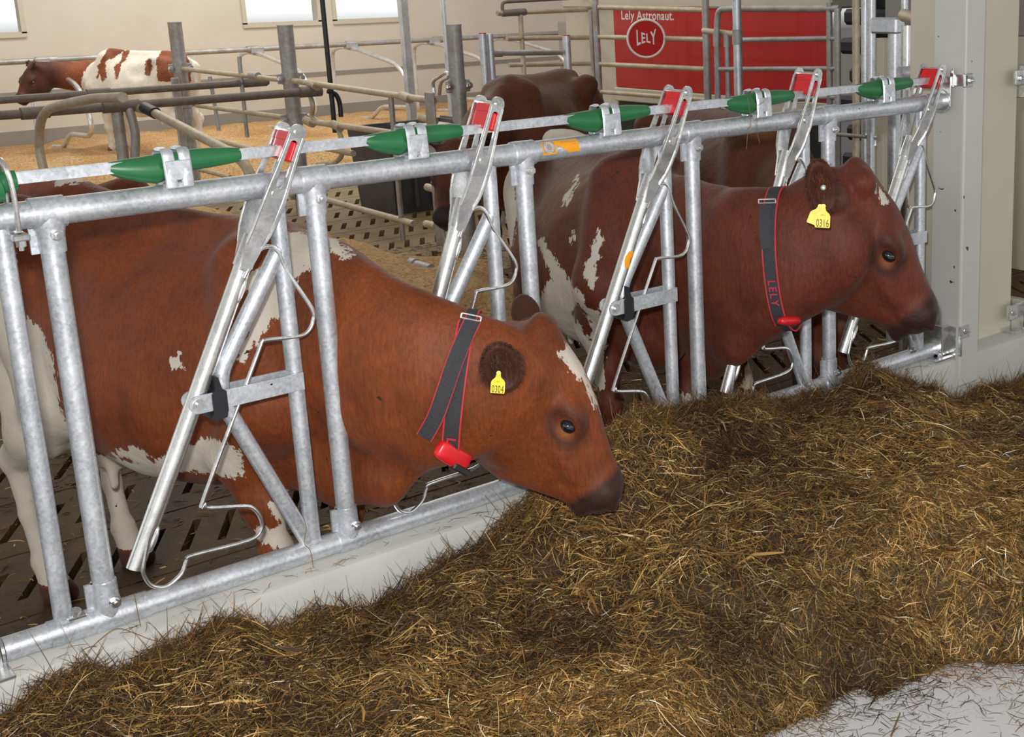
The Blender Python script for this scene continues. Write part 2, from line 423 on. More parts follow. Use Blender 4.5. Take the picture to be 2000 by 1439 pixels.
# painted concrete curb under the feed fence
mb = MB()
prof = [(-.085, 0), (-.085, .300), (-.078, .318), (-.062, .328), (.13, .328), (.14, .318), (.14, -.6), (-.085, -.6)]
V = []; Fc = []
xs = [-8, 10]
for x in xs: V += [(x, y, z) for y, z in prof]
k = len(prof); Fc = [(i, (i+1) % k, k+(i+1) % k, k+i) for i in range(k)]+[tuple(range(k)), tuple(range(2*k-1, k-1, -1))]
mb.add(V, Fc); struct('feed_curb', mb, 'curb_paint')
# slatted rubber mats with slots
def slat_rows(name, y0, y1, x0, x1, mat, g=.034):
    mb = MB(); P = .57; SX = .138; y = y0; r = 0; sl = .55
    def prism(xa0, xb0, xa1, xb1, ya, yb):
        v = [(x, yy, z) for z in (-.3, GZ) for x, yy in ((xa0, ya), (xb0, ya), (xb1, yb), (xa1, yb))]
        mb.add(v, [(3, 2, 1, 0), (4, 5, 6, 7), (0, 1, 5, 4), (1, 2, 6, 5), (2, 3, 7, 6), (3, 0, 4, 7)])
    while y < y1-.01:
        a, b = y+.006, min(y+P-.006, y1); c = (a+b)/2; s0, s1 = c-.13, c+.13
        mb.box((x0, a, -.3), (x1, s0, GZ)); mb.box((x0, s1, -.3), (x1, b, GZ))
        x = x0-(r % 2)*SX/2; dx = (s1-s0)*sl
        prism(x0-.2, x, x0-.2, x+dx, s0, s1)
        while x < x1:
            prism(x+g, x+SX, x+g+dx, x+SX+dx, s0, s1); x += SX
        y += P; r += 1
    struct(name, mb, mat, smooth=False, fix=False)
slat_rows('floor_slats', .14, 4.70, -6, 9, 'wet_mat')
slat_rows('floor_slats_rear', 4.70, 11.54, -6, 1.95, 'wet_mat')
slat_rows('floor_mats', 4.70, 11.5, 2.2, 9.5, 'dry_mat', .046)
# back wall with window openings
WY = 15.4
wins = [(1.0, 3.76), (6.66, 7.77), (8.03, 9.18)]; WZ0, WZ1 = 1.40, 2.5
mb = MB()
xs = [-8]+[c for w in wins for c in w]+[16]
for i in range(0, len(xs)-1):
    if i % 2 == 0: mb.box((xs[i], WY, -.4), (xs[i+1], WY+.2, 4.2))
    else:
        mb.box((xs[i], WY, -.4), (xs[i+1], WY+.2, WZ0)); mb.box((xs[i], WY, WZ1), (xs[i+1], WY+.2, 4.2))
struct('wall_back', mb, 'wall_boards', smooth=False)
for i, (a, b) in enumerate(wins):
    mb = MB(); t = .05; z0, z1 = WZ0, WZ1; y0, y1 = WY-.03, WY+.05
    mb.box((a-.04, y0, z0-.05), (b+.04, y1, z0+.02)); mb.box((a-.04, y0, z1-.02), (b+.04, y1, z1+.05))
    mb.box((a-.04, y0, z0), (a+.02, y1, z1)); mb.box((b-.02, y0, z0), (b+.04, y1, z1))
    w = struct('window_%d' % (i+1), mb, 'cream_panel', smooth=False)
    mb = MB(); mb.box((a, WY+.08, z0), (b, WY+.09, z1)); g = obj('window_pane', mb, 'window_glass', w, smooth=False)
mb = MB(); mb.box((-8, WY-.012, .60), (16, WY, .66)); struct('wall_shadow_stripe', mb, 'grey_panel', smooth=False)  # grey shadow line along the wall, put in as a coloured strip
mb = MB(); mb.box((-8, WY-.03, -.3), (16, WY, .16)); struct('trim_2', mb, 'grey_panel', smooth=False)

# concrete/steel column that the fence ends at
mb = MB()
mb.box((3.34, -.098, .2), (3.465, .068, 4.2), .006)
mb.box((3.332, -.092, .2), (3.342, -.080, 4.2))
struct('column', mb, 'column_paint', smooth=False)
mb = MB(); mb.box((3.465, .02, .2), (3.86, .30, 4.2), .008); struct('column_casing', mb, 'cream_panel', smooth=False)

# ---------------------------------------------------------------- feed fence
RZ, BZ = 1.398, .361
PX_ = [.004, .653, 1.315, 1.983, 2.648]           # clamped posts
SX_ = [-.097, .548, 1.196, 1.864, 2.520, 3.184]   # thin welded uprights
fence = thing('feed_fence', (1.6, 0, .328), 'galvanized self-locking feed fence with tilted neck bars along the white curb', 'fence')
mb = MB(); mb.tube([(-5.6, 0, RZ), (3.31, 0, RZ)], .0325, 28); obj('top_rail', mb, 'galv', fence)
mb = MB(); mb.tube([(-.235, 0, BZ), (3.29, 0, BZ)], .0305, 28)
mb.tube([(-.135, 0, BZ), (.10, 0, BZ)], .0335, 28); mb.tube([(-5.6, 0, BZ), (-.36, 0, BZ)], .0305, 28)
obj('bottom_rail', mb, 'galv', fence)
def hexbolt(mb, c, d, r=.012, h=.009):
    d = np.array(d, float); d /= np.linalg.norm(d); c = np.array(c, float)
    mb.tube([c, c+d*.002], r*1.25, 16); mb.tube([c+d*.002, c+d*(.002+h)], r, 6)
    mb.tube([c+d*(.002+h), c+d*(.002+h+.007)], r*.5, 10)
for i, x in enumerate(PX_):
    mb = MB(); mb.tube([(x, 0, BZ), (x, 0, RZ)], .0265, 24); p = obj('post', mb, 'galv', fence)
    for z, s, zc in ((RZ, -1, .094), (BZ, 1, .098)):
        mb = MB(); R = .0375 if s < 0 else .0355
        mb.tube([(x-.037, 0, z), (x+.037, 0, z)], R, 32)
        # sleeve blending down on to the post
        ks = [(0, R*.98), (.03, R*.95), (.042, .0335), (.055, .0315), (zc, .0305)]
        mb.tube([(x, 0, z+s*h) for h, _ in ks], [r for _, r in ks], 28)
        # ear flange on the back left side
        mb.box((x-.046, -.0045, z+s*.034) if s > 0 else (x-.046, -.0045, z+s*zc), (x-.026, .0045, z+s*zc) if s > 0 else (x-.026, .0045, z+s*.034))
        obj('clamp', mb, 'galv', p)
        mb = MB(); hexbolt(mb, (x+.006 if s < 0 else x+.012, -.031, z+s*(.050 if s < 0 else .045)), (0, -1, 0)); tag(obj('bolt', mb, 'cast_zinc', p))
for i, x in enumerate(SX_):
    mb = MB(); mb.tube([(x, 0, BZ), (x, 0, RZ)], .0222, 22)
    mb.tube([(x, 0, BZ+.028), (x, 0, BZ+.034)], [.029, .0225], 20); obj('upright', mb, 'galv', fence)
# angles of the swinging neck bars
PIV = [.653-.374+.661*k for k in range(-1, 5)]
PIV = [PX_[0]-.374-.661+.661, .279, .941, 1.615, 2.274, 2.925]
PIV[0] = PX_[0]-.374
ANG = [25, 26.05, 21.3, 25.2, 21.5, 26.4]
def unit(i):
    px, sx = PIV[i], SX_[i]; pz = .862
    # fixed bent bar
    mb = MB()
    path = fillet([(sx-.006, 0, 1.225), (sx-.197, 0, .925), (sx-.200, 0, .85), (sx-.012, 0, .385)], [0, .04, .04, 0], 6)
    mb.tube(path, .0215, 20, up=V3(0, 1, 0)); obj('bent_bar', mb, 'galv', fence)
    # pair of flat straps to the pivot
    mb = MB()
    for y in (-.0275, .0275):
        def mp(u, w, t, y=y): return (px+u, y+t, pz+w)
        L = sx-px+.012
        ol = [(L, -.024), (L, .024)]+[(.0-.024*math.sin(a), .024*math.cos(a)) for a in np.linspace(0, math.pi, 10)]
        mb.plate(ol, [], .005, mp)
    br = obj('pivot_strap', mb, 'galv', fence, smooth=False)
    mb = MB()
    mb.tube([(px, -.041, pz), (px, -.033, pz), (px, -.0329, pz), (px, -.0300, pz), (px, -.0299, pz), (px, .0299, pz), (px, .030, pz), (px, .0329, pz), (px, .033, pz), (px, .041, pz)], [.009, .009, .016, .016, .006, .006, .016, .016, .009, .009], 20)
    obj('pivot_bolt', mb, 'cast_zinc', br)
    mb = MB(); bx = px+.052
    mb.plate([(-.018, -.03), (-.028, -.044), (-.01, -.052), (.014, -.048), (.020, -.03), (.020, .022), (.010, .03), (.003, .062), (-.006, .066), (-.009, .03), (-.018, .02)], [], .068, lambda u, w, t: (bx+u, t, pz+w))
    tag(obj('rubber_buffer', mb, 'black_rubber', br, angle=25), 'black rubber stop')
    # swinging bar in its own direction
    a = math.radians(ANG[i]); U = V3(math.sin(a), 0, math.cos(a)); R = V3(math.cos(a), 0, -math.sin(a)); P = V3(px, 0, pz)
    q = lambda u, v, y=0: P+U*u+R*v+V3(0, y, 0)
    mb = MB()
    mb.tube([q(-.445, -.004), q(-.10, -.001), q(.30, 0), q(.40, 0), q(.445, 0)], [.0215, .0225, .0225, .0225, .0225], 24, up=V3(0, 1, 0))
    bar = obj('neck_bar', mb, 'galv_bright', fence)
    # two forked cast plates straddling the top rail
    out = []
    def leg(u): return float(np.interp(u, [.36, .40, .44, .50, .58, .62, .70, .75], [.012, .019, .025, .028, .029, .025, .0215, .0215]))
    us = [.36, .40, .44, .47, .50, .53, .56, .60, .64, .68, .72, .745]
    right = [(leg(u), u) for u in us]
    tc_ = .745; rt = .0215
    topc = [(rt*math.cos(t), tc_+rt*math.sin(t)) for t in np.linspace(.1, math.pi-.1, 10)]
    left = [(-leg(u), u) for u in reversed(us)]
    outer = right+topc+left
    hus = [.605, .64, .68, .70]
    hw_ = .0105; hole = [(hw_, u) for u in hus]+[(hw_*math.cos(t), .712+hw_*math.sin(t)) for t in np.linspace(.3, math.pi-.3, 5)]+[(-hw_, u) for u in reversed(hus)]+[(-.006, .592), (.006, .592)]
    us_ = V3(.36, .44, .48, .56, .8); ys_ = V3(.022, .024, .040, .047, .047)
    for s in (-1, 1):
        mb = MB()
        def mp(v, u, t, s=s): return q(u, v, s*(np.interp(u, us_, ys_))+t)
        mb.plate(outer, [hole], .007, mp)
        # raised side ribs
        for v in (-1, 1):
            pp = [q(u, v*(leg(u)-.002), s*(np.interp(u, us_, ys_)+.004)) for u in (.43, .47, .50, .56, .60, .64, .70, .735)]
            mb.tube(pp, [.003, .005, .005, .005, .004, .0035, .003, .003], 8)
        cc = q(.575, 0, s*.051); mb.tube([cc-V3(0, s*.003, 0), cc+V3(0, s*.003, 0)], .0125, 18)
        cc = q(.745, 0, s*.050); mb.tube([cc, cc+V3(0, s*.006, 0)], .010, 14)
        obj('latch_fork', mb, 'cast_zinc', bar, angle=30)
    mb = MB(); mb.tube([q(.37, 0), q(.455, 0)], [.0262, .0255], 20, up=V3(0, 1, 0)); obj('latch_socket', mb, 'cast_zinc', bar)
    mb = MB(); mb.tube([q(.745, 0, -.05), q(.745, 0, .05)], .0075, 14); obj('latch_pin', mb, 'cast_zinc', bar)
    mb = MB(); mb.obox(q(.700, .0, 0), U, V3(0, 1, 0), R, (.034, .040, .016), .004)
    mb.obox(q(.728, .002, 0), U, V3(0, 1, 0), R, (.014, .040, .019), .004)
    tag(obj('lock_block', mb, 'red_plastic', bar, angle=25), 'red plastic lock block')
    # bent wire guard
    W1 = [(.434, 1.169), (.467, 1.219), (.489, 1.237), (.517, 1.238), (.535, 1.215), (.552, 1.163), (.607, 1.054), (.607, 1.018), (.59, .992), (.559, .984), (.475, .992), (.461, .986), (.447, .958), (.268, .612), (.267, .591), (.277, .576), (.363, .554), (.389, .539), (.404, .507), (.403, .474), (.365, .454), (.22, .461), (.203, .452), (.186, .421), (.151, .40), (.126, .403), (.106, .419), (.095, .449), (.097, .474), (.118, .545)]
    a1 = math.radians(ANG[1]); U1 = V3(math.sin(a1), 0, math.cos(a1)); R1 = V3(math.cos(a1), 0, -math.sin(a1)); P1 = V3(.279, 0, .862)
    pts = []
    for n_, (x, z) in enumerate(W1):
        d = V3(x, 0, z)-P1; pts.append(q(d@U1, d@R1, -.018))
    pts[0] = pts[0]+V3(0, -.004, 0)
    mb = MB(); mb.tube(catmull(pts, 4), .0056, 10, up=V3(0, 1, 0)); obj('wire_guard', mb, 'cast_zinc', bar)
    for u, v in ((.31, .012), (-.36, .012)):
        mb = MB(); mb.ball(q(u, v, -.016), (.008, .008, .036), 10, 8, [R, V3(0, 1, 0), U]); obj('weld_pad', mb, 'galv_bright', bar)
    if i == 3:
        mb = MB(); n = 14; vv = []
        for k in range(n):
            t = 2*math.pi*k/n; uu = .165+.030*math.cos(t); ww = .016*math.sin(t); th = ww/.0225
            vv.append(q(uu, .0238*math.sin(th)-.002, -.0238*math.cos(th)))
        vv.append(q(.165, -.002, -.0242)); mb.add(vv, [(k, (k+1) % n, n) for k in range(n)])
        tag(obj('dot_sticker', mb, 'orange_sticker', bar, fix=False), 'orange dot sticker')
for i in range(1, 6): unit(i)
# locking shaft above the rail with green cam sleeves in zinc saddles
mb = MB(); z = RZ+.087
for x0, x1 in ((-5.6, 3.36),):
    mb.box((x0, -.013, z-.013), (x1, .013, z-.010)); mb.box((x0, -.013, z-.010), (x1, -.010, z+.013)); mb.box((x0, .010, z-.010), (x1, .013, z+.013)); mb.box((x0, -.010, z-.001), (x1, .010, z+.003))
obj('locking_shaft', mb, 'galv_old' if False else 'galv', fence, smooth=False)
SL = [.152-.65, .152, .812, 1.476, 2.137, 2.80]
SLe = [-.08-.03, .466, 1.110, 1.80, 2.46, 3.115]
def sleeve(i, x0, L):
    st = [(0, .0145, 0), (.03, .0175, -.002), (.10, .024, -.006), (.22, .031, -.011), (.33, .036, -.014), (.36, .036, -.014), (.365, .024, 0), (.56, .024, 0), (.565, .0265, 0), (.75, .0255, 0), (.93, .0205, 0), (1.0, .0175, 0)]
    mb = MB(); mb.tube([(x0+t*L, 0, z+dz) for t, _, dz in st], [r for _, r, _ in st], 24, up=V3(0, 0, 1))
    s = tag(obj('cam_sleeve', mb, 'green_plastic', fence, angle=40), 'green plastic cam sleeve')
    # saddle
    mb = MB(); xa, xb = x0+.365*L+.002, x0+.565*L
    for xs in (xa+.011, xb-.011):
        for sgn in (1, -1):
            pr = [(-.041, .030), (-.039, .062), (-.036, .098), (-.030, .114), (-.018, .119)]
            mb.tube(catmull([(xs, sgn*yy, RZ+h) for yy, h in pr], 3), 1.0, 10, up=V3(1, 0, 0), sq=(.0145, .005))
    mb.box((xa, -.043, RZ+.045), (xb, -.036, RZ+.094), .002); mb.box((xa, .036, RZ+.045), (xb, .043, RZ+.094), .002)
    mb.box((xa-.003, -.041, RZ+.024), (xb+.003, -.012, RZ+.040), .003); mb.box((xa-.003, .012, RZ+.024), (xb+.003, .041, RZ+.040), .003)
    obj('saddle', mb, 'cast_zinc' if False else 'galv', fence, angle=25)
for i in range(1, 6): sleeve(i, SL[i], SLe[i]-SL[i])
# green handle drum and its U-bolt at the left end of the shaft
mb = MB(); mb.tube([(-.30, 0, z-.02), (-.20, 0, z-.01), (-.125, 0, z-.012), (-.085, 0, z-.014), (-.083, 0, z-.006), (-.052, 0, z-.006)], [.045, .046, .040, .036, .026, .025], 28, up=V3(0, 0, 1))
tag(obj('shaft_handle', mb, 'green_plastic', fence), 'green plastic handle drum')
mb = MB(); pts = [(-.068+.012*0, -.036, RZ-.03), (-.068, -.037, RZ+.06), (-.074, -.030, RZ+.118), (-.078, 0, RZ+.134), (-.074, .03, RZ+.118), (-.068, .037, RZ+.06), (-.068, .036, RZ-.03)]
mb.tube(catmull(pts, 5), .0062, 10, up=V3(1, 0, 0)); mb.box((-.086, -.052, RZ-.052), (-.05, .05, RZ-.036), .003)
mb.tube([(-.068, -.036, RZ-.036), (-.068, -.036, RZ-.075)], .0055, 10); mb.tube([(-.068, -.036, RZ-.052), (-.068, -.036, RZ-.066)], .011, 6)
obj('u_bolt', mb, 'cast_zinc', fence)
mb = MB(); mb.obox(V3(-.190, -.01, RZ+.060), V3(.7, 0, -.6)/.922, V3(0, 1, 0), V3(.6, 0, .7)/.922, (.05, .035, .018), .004); tag(obj('end_block', mb, 'red_plastic', fence), 'red plastic end block')
# sticker on the top rail
def railpatch(x0, x1, a0, a1, r, name, mat, cut=None, lab=None):
    mb = MB(); nx, na = 16, 8; V = []
    for i in range(nx+1):
        for j in range(na+1):
            a = a0+(a1-a0)*j/na; x = x0+(x1-x0)*i/nx; V.append((x, -r*math.cos(a), RZ+r*math.sin(a)))
    Fc = []
    for i in range(nx):
        for j in range(na):
            if cut and cut((i+.5)/nx, (j+.5)/na): continue
            Fc.append((i*(na+1)+j, (i+1)*(na+1)+j, (i+1)*(na+1)+j+1, i*(na+1)+j+1))
    mb.add(V, Fc); return tag(obj(name, mb, mat, fence, fix=False), lab)
tear = lambda u, v: .36 < u < .66 and v < .75-1.9*(u-.36)
st = railpatch(1.368, 1.502, -.30, .98, .0332, 'maker_sticker', 'orange_sticker', tear, 'torn orange sticker')
railpatch(1.372, 1.413, -.15, .90, .0337, 'sticker_logo_field', 'grey_sticker')
railpatch(1.420, 1.436, .12, .2, .0338, 'sticker_line', 'paper_white')
mb = MB()
for rr in (.0165, .0115):
    pp = []
    for k in range(24):
        t = 2*math.pi*k/24; a = .38+rr*math.sin(t)/.034; pp.append((1.3925+rr*math.cos(t), -.0342*math.cos(a), RZ+.0342*math.sin(a)))
    mb.tube(pp+[pp[0]], .0007, 6)
obj('sticker_ring', mb, 'paper_white', fence)
def wrapx(v):
    a = .62+v[:, 1]/.034; r = .0339
    return np.stack([v[:, 0], -r*np.cos(a), r*np.sin(a)], 1)
cu = None
def rail_text(txt, size, x, a0, mat, name):
    cu = bpy.data.curves.new('t', 'FONT'); cu.body = txt; cu.size = size; cu.align_x = 'CENTER'; cu.align_y = 'CENTER'
    ob = bpy.data.objects.new('t', cu); COL.objects.link(ob)
    me = ob.evaluated_get(bpy.context.evaluated_depsgraph_get()).to_mesh()
    v = np.array([p.co[:] for p in me.vertices]); f = [tuple(p.vertices) for p in me.polygons]
    bpy.data.objects.remove(ob); a = a0+v[:, 1]/.034
    W3 = np.stack([x+v[:, 0], -.0339*np.cos(a), RZ+.0339*np.sin(a)], 1); mb = MB(); mb.add(W3, f)
    obj(name, mb, mat, fence, smooth=False, fix=False)
rail_text('JOURDAIN', .0125, 1.470, .72, 'grey_sticker', 'sticker_text')
rail_text('WWW', .005, 1.485, .40, 'grey_sticker', 'sticker_text')
# end flange and brackets at the column
mb = MB(); mb.tube([(3.205, 0, RZ), (3.235, 0, RZ)], .035, 24); obj('rail_ferrule', mb, 'galv', fence)
mb = MB(); mb.tube([(3.300, 0, RZ), (3.315, 0, RZ)], .048, 24)
mb.box((3.305, -.05, RZ-.02), (3.318, .05, RZ+.10), .002)
mb.box((3.318, -.055, RZ+.055), (3.335, -.035, RZ+.115), .003); mb.box((3.318, -.112, RZ+.058), (3.372, -.099, RZ+.112), .003)
mb.box((3.326, -.112, RZ+.062), (3.336, -.035, RZ+.108), .002)
cb_ = obj('column_bracket', mb, 'cast_zinc', fence, angle=30)
mb = MB(); hexbolt(mb, (3.355, -.112, RZ+.085), (0, -1, 0)); obj('bolt', mb, 'cast_zinc', cb_)
mb = MB(); hexbolt(mb, (3.326, -.045, RZ+.112), (0, 0, 1), .010); obj('bolt', mb, 'cast_zinc', cb_)
mb = MB(); mb.tube([(3.262, 0, BZ), (3.275, 0, BZ)], .045, 24); mb.box((3.275, -.05, .33), (3.287, .05, .47), .002)
mb.box((3.21, -.075, .328), (3.335, .05, .336), .002); mb.box((3.262, -.05, .33), (3.288, .05, .35), .002); mb.box((3.333, -.105, .336), (3.345, -.035, .46), .002)
mb.box((3.287, -.045, .34), (3.333, -.035, .46), .002)
mb.box((3.325, -.112, .415), (3.385, -.099, .468), .003)
cb_ = obj('column_bracket', mb, 'cast_zinc', fence, angle=30)
mb = MB(); hexbolt(mb, (3.36, -.112, .445), (0, -1, 0)); obj('bolt', mb, 'cast_zinc', cb_)
mb = MB(); hexbolt(mb, (3.26, -.055, .336), (0, 0, 1), .010); obj('bolt', mb, 'cast_zinc', cb_)
mb = MB(); mb.tube([(3.118, -.02, BZ+.034), (3.118, -.02, BZ+.05)], .011, 6); mb.box((3.10, -.03, BZ+.022), (3.14, -.01, BZ+.036), .002); obj('bolt', mb, 'cast_zinc', fence)
# left lower coupling
mb = MB(); mb.tube([(-.245, 0, BZ), (-.238, 0, BZ)], .037, 24)
pts = [(-.43, 0, BZ+.062), (-.30, 0, BZ+.066), (-.262, 0, BZ+.055), (-.250, 0, BZ+.03), (-.248, 0, BZ-.025)]
pp = catmull(pts, 5); V = []
for p in pp:
    for yy, dz in ((-.042, 0), (.042, 0)): V.append((p[0], yy, p[2]))
n = len(pp); pp2 = [(p[0]-.008 if k > n*.6 else p[0], 0, p[2]-(.008 if k < n*.6 else .002)) for k, p in enumerate(pp)]
for p in pp2:
    for yy in (-.042, .042): V.append((p[0], yy, p[2]))
Fc = []
for k in range(n-1):
    a, b, c, d = 2*k, 2*k+1, 2*k+3, 2*k+2; Fc += [(a, b, c, d), (2*n+a, 2*n+d, 2*n+c, 2*n+b), (a, d, 2*n+d, 2*n+a), (b, 2*n+b, 2*n+c, c)]
mb.add(V, Fc)
mb.box((-.40, -.10, .328), (-.235, .06, .336), .002); mb.box((-.40, -.03, .334), (-.30, .03, .42), .004)
ec_ = obj('end_coupling', mb, 'cast_zinc', fence, angle=30)
for xx_, yy_ in ((-.285, -.07), (-.36, -.055)):
    mb = MB(); hexbolt(mb, (xx_, yy_, .336), (0, 0, 1), .011); obj('bolt', mb, 'cast_zinc', ec_)
mb = MB(); hexbolt(mb, (-.075, -.012, BZ+.03), (0, 0, 1), .011); mb.box((-.093, -.028, BZ+.028), (-.05, .004, BZ+.036), .002)
mb.tube([(-.075, -.012, BZ+.03), (-.070, -.02, BZ+.052)], .012, 8); obj('bolt', mb, 'cast_zinc', fence)
# next fence section right of the column: only its brackets and rail ends show
nf = thing('fence_section', (4.0, 0, .328), 'next galvanized fence section starting right of the grey column', 'fence')
for zc, nm in ((RZ, 'top_rail'), (BZ, 'bottom_rail')):
    mb = MB(); mb.tube([(3.9, 0, zc), (8.2, 0, zc)], .032, 20); obj(nm, mb, 'galv', nf)
for zc in (RZ+.06, BZ+.06):
    mb = MB(); mb.box((3.775, -.03, zc-.03), (3.90, -.012, zc+.035), .004); mb.box((3.86, -.05, zc-.09), (3.90, .05, zc+.05), .004)
    if zc < 1: mb.box((3.78, -.06, .328), (3.92, .05, .345), .002)
    cb_ = obj('column_bracket', mb, 'cast_zinc', nf, angle=30)
    mb = MB(); hexbolt(mb, (3.81, -.03, zc), (0, -1, 0), .012); obj('bolt', mb, 'cast_zinc', cb_)
nrm_ = lambda v: v/np.linalg.norm(v)
# ---------------------------------------------------------------- barn behind the fence
# bedding heaps (uncountable sawdust and straw)
def bed(name, x0, x1, y0, y1, hf, label, step=.07):
    nx = int((x1-x0)/step); ny = int((y1-y0)/step)
    X, Y = np.meshgrid(np.linspace(x0, x1, nx+1), np.linspace(y0, y1, ny+1), indexing='ij')
    Z = hf(X, Y); V = np.stack([X, Y, Z], -1).reshape(-1, 3)
    i = np.arange(nx)[:, None]*(ny+1)+np.arange(ny)[None]; i = i.ravel()
    keep = (Z[:-1, :-1].ravel() > GZ-.02) | (Z[1:, 1:].ravel() > GZ-.02)
    Fc = np.stack([i, i+ny+1, i+ny+2, i+1], 1)[keep]
    mb = MB(); mb.v = [tuple(p) for p in V]; mb.f = [tuple(map(int, q)) for q in Fc]
    o = obj(name, mb, 'bedding', fix=False); tag(o, label, 'bedding', kind='stuff'); return o
bed('bedding', -6, 13.5, 10.9, 15.37, lambda X, Y: -.22+np.clip((Y-11.0)/.5, 0, 1)*.22+(vnoise(X, Y, 1.1, 1)-.4)*.14+(vnoise(X, Y, 5, 2)-.5)*.05, 'orange sawdust bedding along the back wall under the standing cow')
def bed2(X, Y):
    e = np.minimum(np.clip((X-1.0)/.4, 0, 1), np.clip((4.12-.10*(Y-4)-X+(vnoise(X, Y, 2.5, 9)-.5)*.5)/.45, 0, 1))
    e = np.minimum(e, np.clip((Y-3.2)/.4, 0, 1))
    return -.20+e*.17+(vnoise(X, Y, 1.7, 5)-.5)*.07*e+(vnoise(X, Y, 9, 6)-.5)*.03*e
bed('bedding', .6, 4.4, 3.0, 10.6, bed2, 'straw and sawdust bedding in the near cubicle row behind the brown cow', .05)
# cubicle dividers hanging from the back neck rail
def divider(x, mat='pipe_shiny'):
    t = thing('cubicle_divider', (x, 14.9, 0), '', 'cubicle divider', 'cubicle dividers along the back wall')
    YZ = [(15.05, -.2), (15.05, .78), (15.02, .98), (14.75, 1.045), (14.2, 1.02), (13.12, .86), (12.90, .74), (12.72, .48), (12.72, .34), (12.86, .27), (13.6, .24), (13.95, .05), (14.4, .02)]
    mb = MB(); mb.tube(fillet([(x, y, z) for y, z in YZ], .12, 4), .030, 12, up=V3(1, 0, 0)); obj('divider_pipe', mb, mat, t)
    mb = MB(); mb.tube([(x, 14.4-.055, 1.05), (x, 14.4+.055, 1.05)], .047, 14); mb.box((x-.09, 14.34, 1.03), (x+.09, 14.46, 1.12), .01); obj('rail_clamp', mb, 'galv_old', t)
    mb = MB(); mb.tube([(x, 15.05, -.2), (x, 15.05, -.06)], .038, 12); obj('foot_cap', mb, 'black_rubber', t)
    return t
def copy_tree(o, dx, parent=None):
    c = o.copy(); COL.objects.link(c)
    if parent: c.parent = parent
    else: c.location = Vector(o.location)+Vector(dx)
    ORG[c.name] = ORG[o.name]+(0 if parent else V3(*dx))
    for ch in [q for q in o.children]: copy_tree(ch, dx, c)
    return c
def kids(o): return [q for q in bpy.data.objects if q.parent == o]
d0 = divider(3.67)
DL = ['bright cubicle divider in front of the standing pied cow, leftmost at the back wall',
      'bright cubicle divider hanging between the two tall grey posts at the back wall',
      'bright cubicle divider behind the black hanging pole at the back wall',
      'bright cubicle divider behind the slim upright left of the round post',
      'bright cubicle divider seen through the gate rails beside the grey box']
d0['label'] = DL[0]
proto_children = list(d0.children_recursive)
for k, x in enumerate((6.37, 7.76, 9.1, 10.45)):
    c = d0.copy(); COL.objects.link(c); c.location = Vector(d0.location)+Vector((x-3.67, 0, 0)); c['label'] = DL[k+1]
    for ch in proto_children:
        q = ch.copy(); COL.objects.link(q); q.parent = c
# the long rails
def rail(name, a, b, r, mat, label, clamps=(), cat='rail'):
    mb = MB(); mb.tube([a, b], r, 16); o = thing(name, tuple((np.array(a)+np.array(b))/2), label, cat)
    obj('pipe', mb, mat, o); a = np.array(a, float); b = np.array(b, float); d = (b-a)/np.linalg.norm(b-a)
    for t, w in clamps:
        c = a+(b-a)*t; mb = MB(); mb.tube([c-d*w, c+d*w], r*1.35, 14); obj('sleeve_clamp', mb, mat, o)
    return o
rail('neck_rail', (2.0, 14.4, 1.09), (11.6, 14.4, 1.09), .035, 'galv_old', 'long grey neck rail in front of the beige back wall', [(.18, .12), (.45, .08), (.6, .08), (.75, .1)])
rail('cubicle_rail', (.9, 7.75, 1.0), (4.22, 7.75, 1.0), .036, 'pipe_brown', 'lower dark brown cubicle rail ending below the tall post', [(.30, .10), (.49, .14), (.97, .1)])
rail('cubicle_rail', (.9, 9.37, 1.0), (4.42, 9.37, 1.0), .034, 'pipe_brown', 'upper dark brown cubicle rail crossing in front of the pied cow', [(.55, .10), (.96, .12)])
# tall round posts of the crossing
def post(x, y, r, z1, label, clampz):
    t = thing('steel_post', (x, y, GZ), label, 'post', 'tall round grey posts')
    mb = MB(); mb.tube([(x, y, -.25), (x, y, z1), (x, y, z1+.004)], [r, r, r*.9], 24); mb.tube([(x, y, z1), (x, y, z1+.012)], r*1.03, 24); obj('tube', mb, 'galv_old', t)
    for zc in clampz:
        mb = MB(); mb.tube([(x, y, zc-.05), (x, y, zc+.05)], r*1.13, 22); mb.box((x-r*1.7, y-.02, zc-.045), (x+r*1.7, y+.02, zc+.045), .006); cl = obj('post_clamp', mb, 'galv_old', t)
        for sx in (-1, 1):
            mb = MB(); hexbolt(mb, (x+sx*r*1.5, y-.02, zc), (0, -1, 0), .022, .02); obj('bolt', mb, 'cast_zinc', cl)
    return t
post(4.15, 11.0, .070, 1.56, 'leftmost tall round grey post, in front of the pied cow', [1.09, .72])
post(4.18, 8.28, .070, 1.56, 'tall round grey post right of the pied cow', [1.09, .72, .02])
P3 = aty((886, 53), 5.25)
post(P3[0], 5.25, .056, 1.60, 'round grey post behind the second neck bar', [1.16, .45])
mb = MB(); mb.box((4.00, 10.86, -.25), (4.08, 10.90, 1.0), .01); o = obj('post_channel', mb, 'galv_old', smooth=False); tag(o, 'flat steel channel standing against the leftmost tall post', 'post')
bp = atz((235, 205), 1.0); t = thing('steel_post', (2.56, 7.8, GZ), 'short dark grey post under the lower brown cubicle rail', 'post')
mb = MB(); mb.tube([(2.50, 7.78, -.25), (2.50, 7.78, .99)], .045, 18); obj('tube', mb, 'galv_old', t)
mb = MB(); mb.tube(fillet([(2.58, 7.74, .98), (2.60, 7.70, .80), (2.575, 7.74, .55), (2.53, 7.78, .35)], .1, 4), .035, 14); obj('brace', mb, 'galv_old', t)
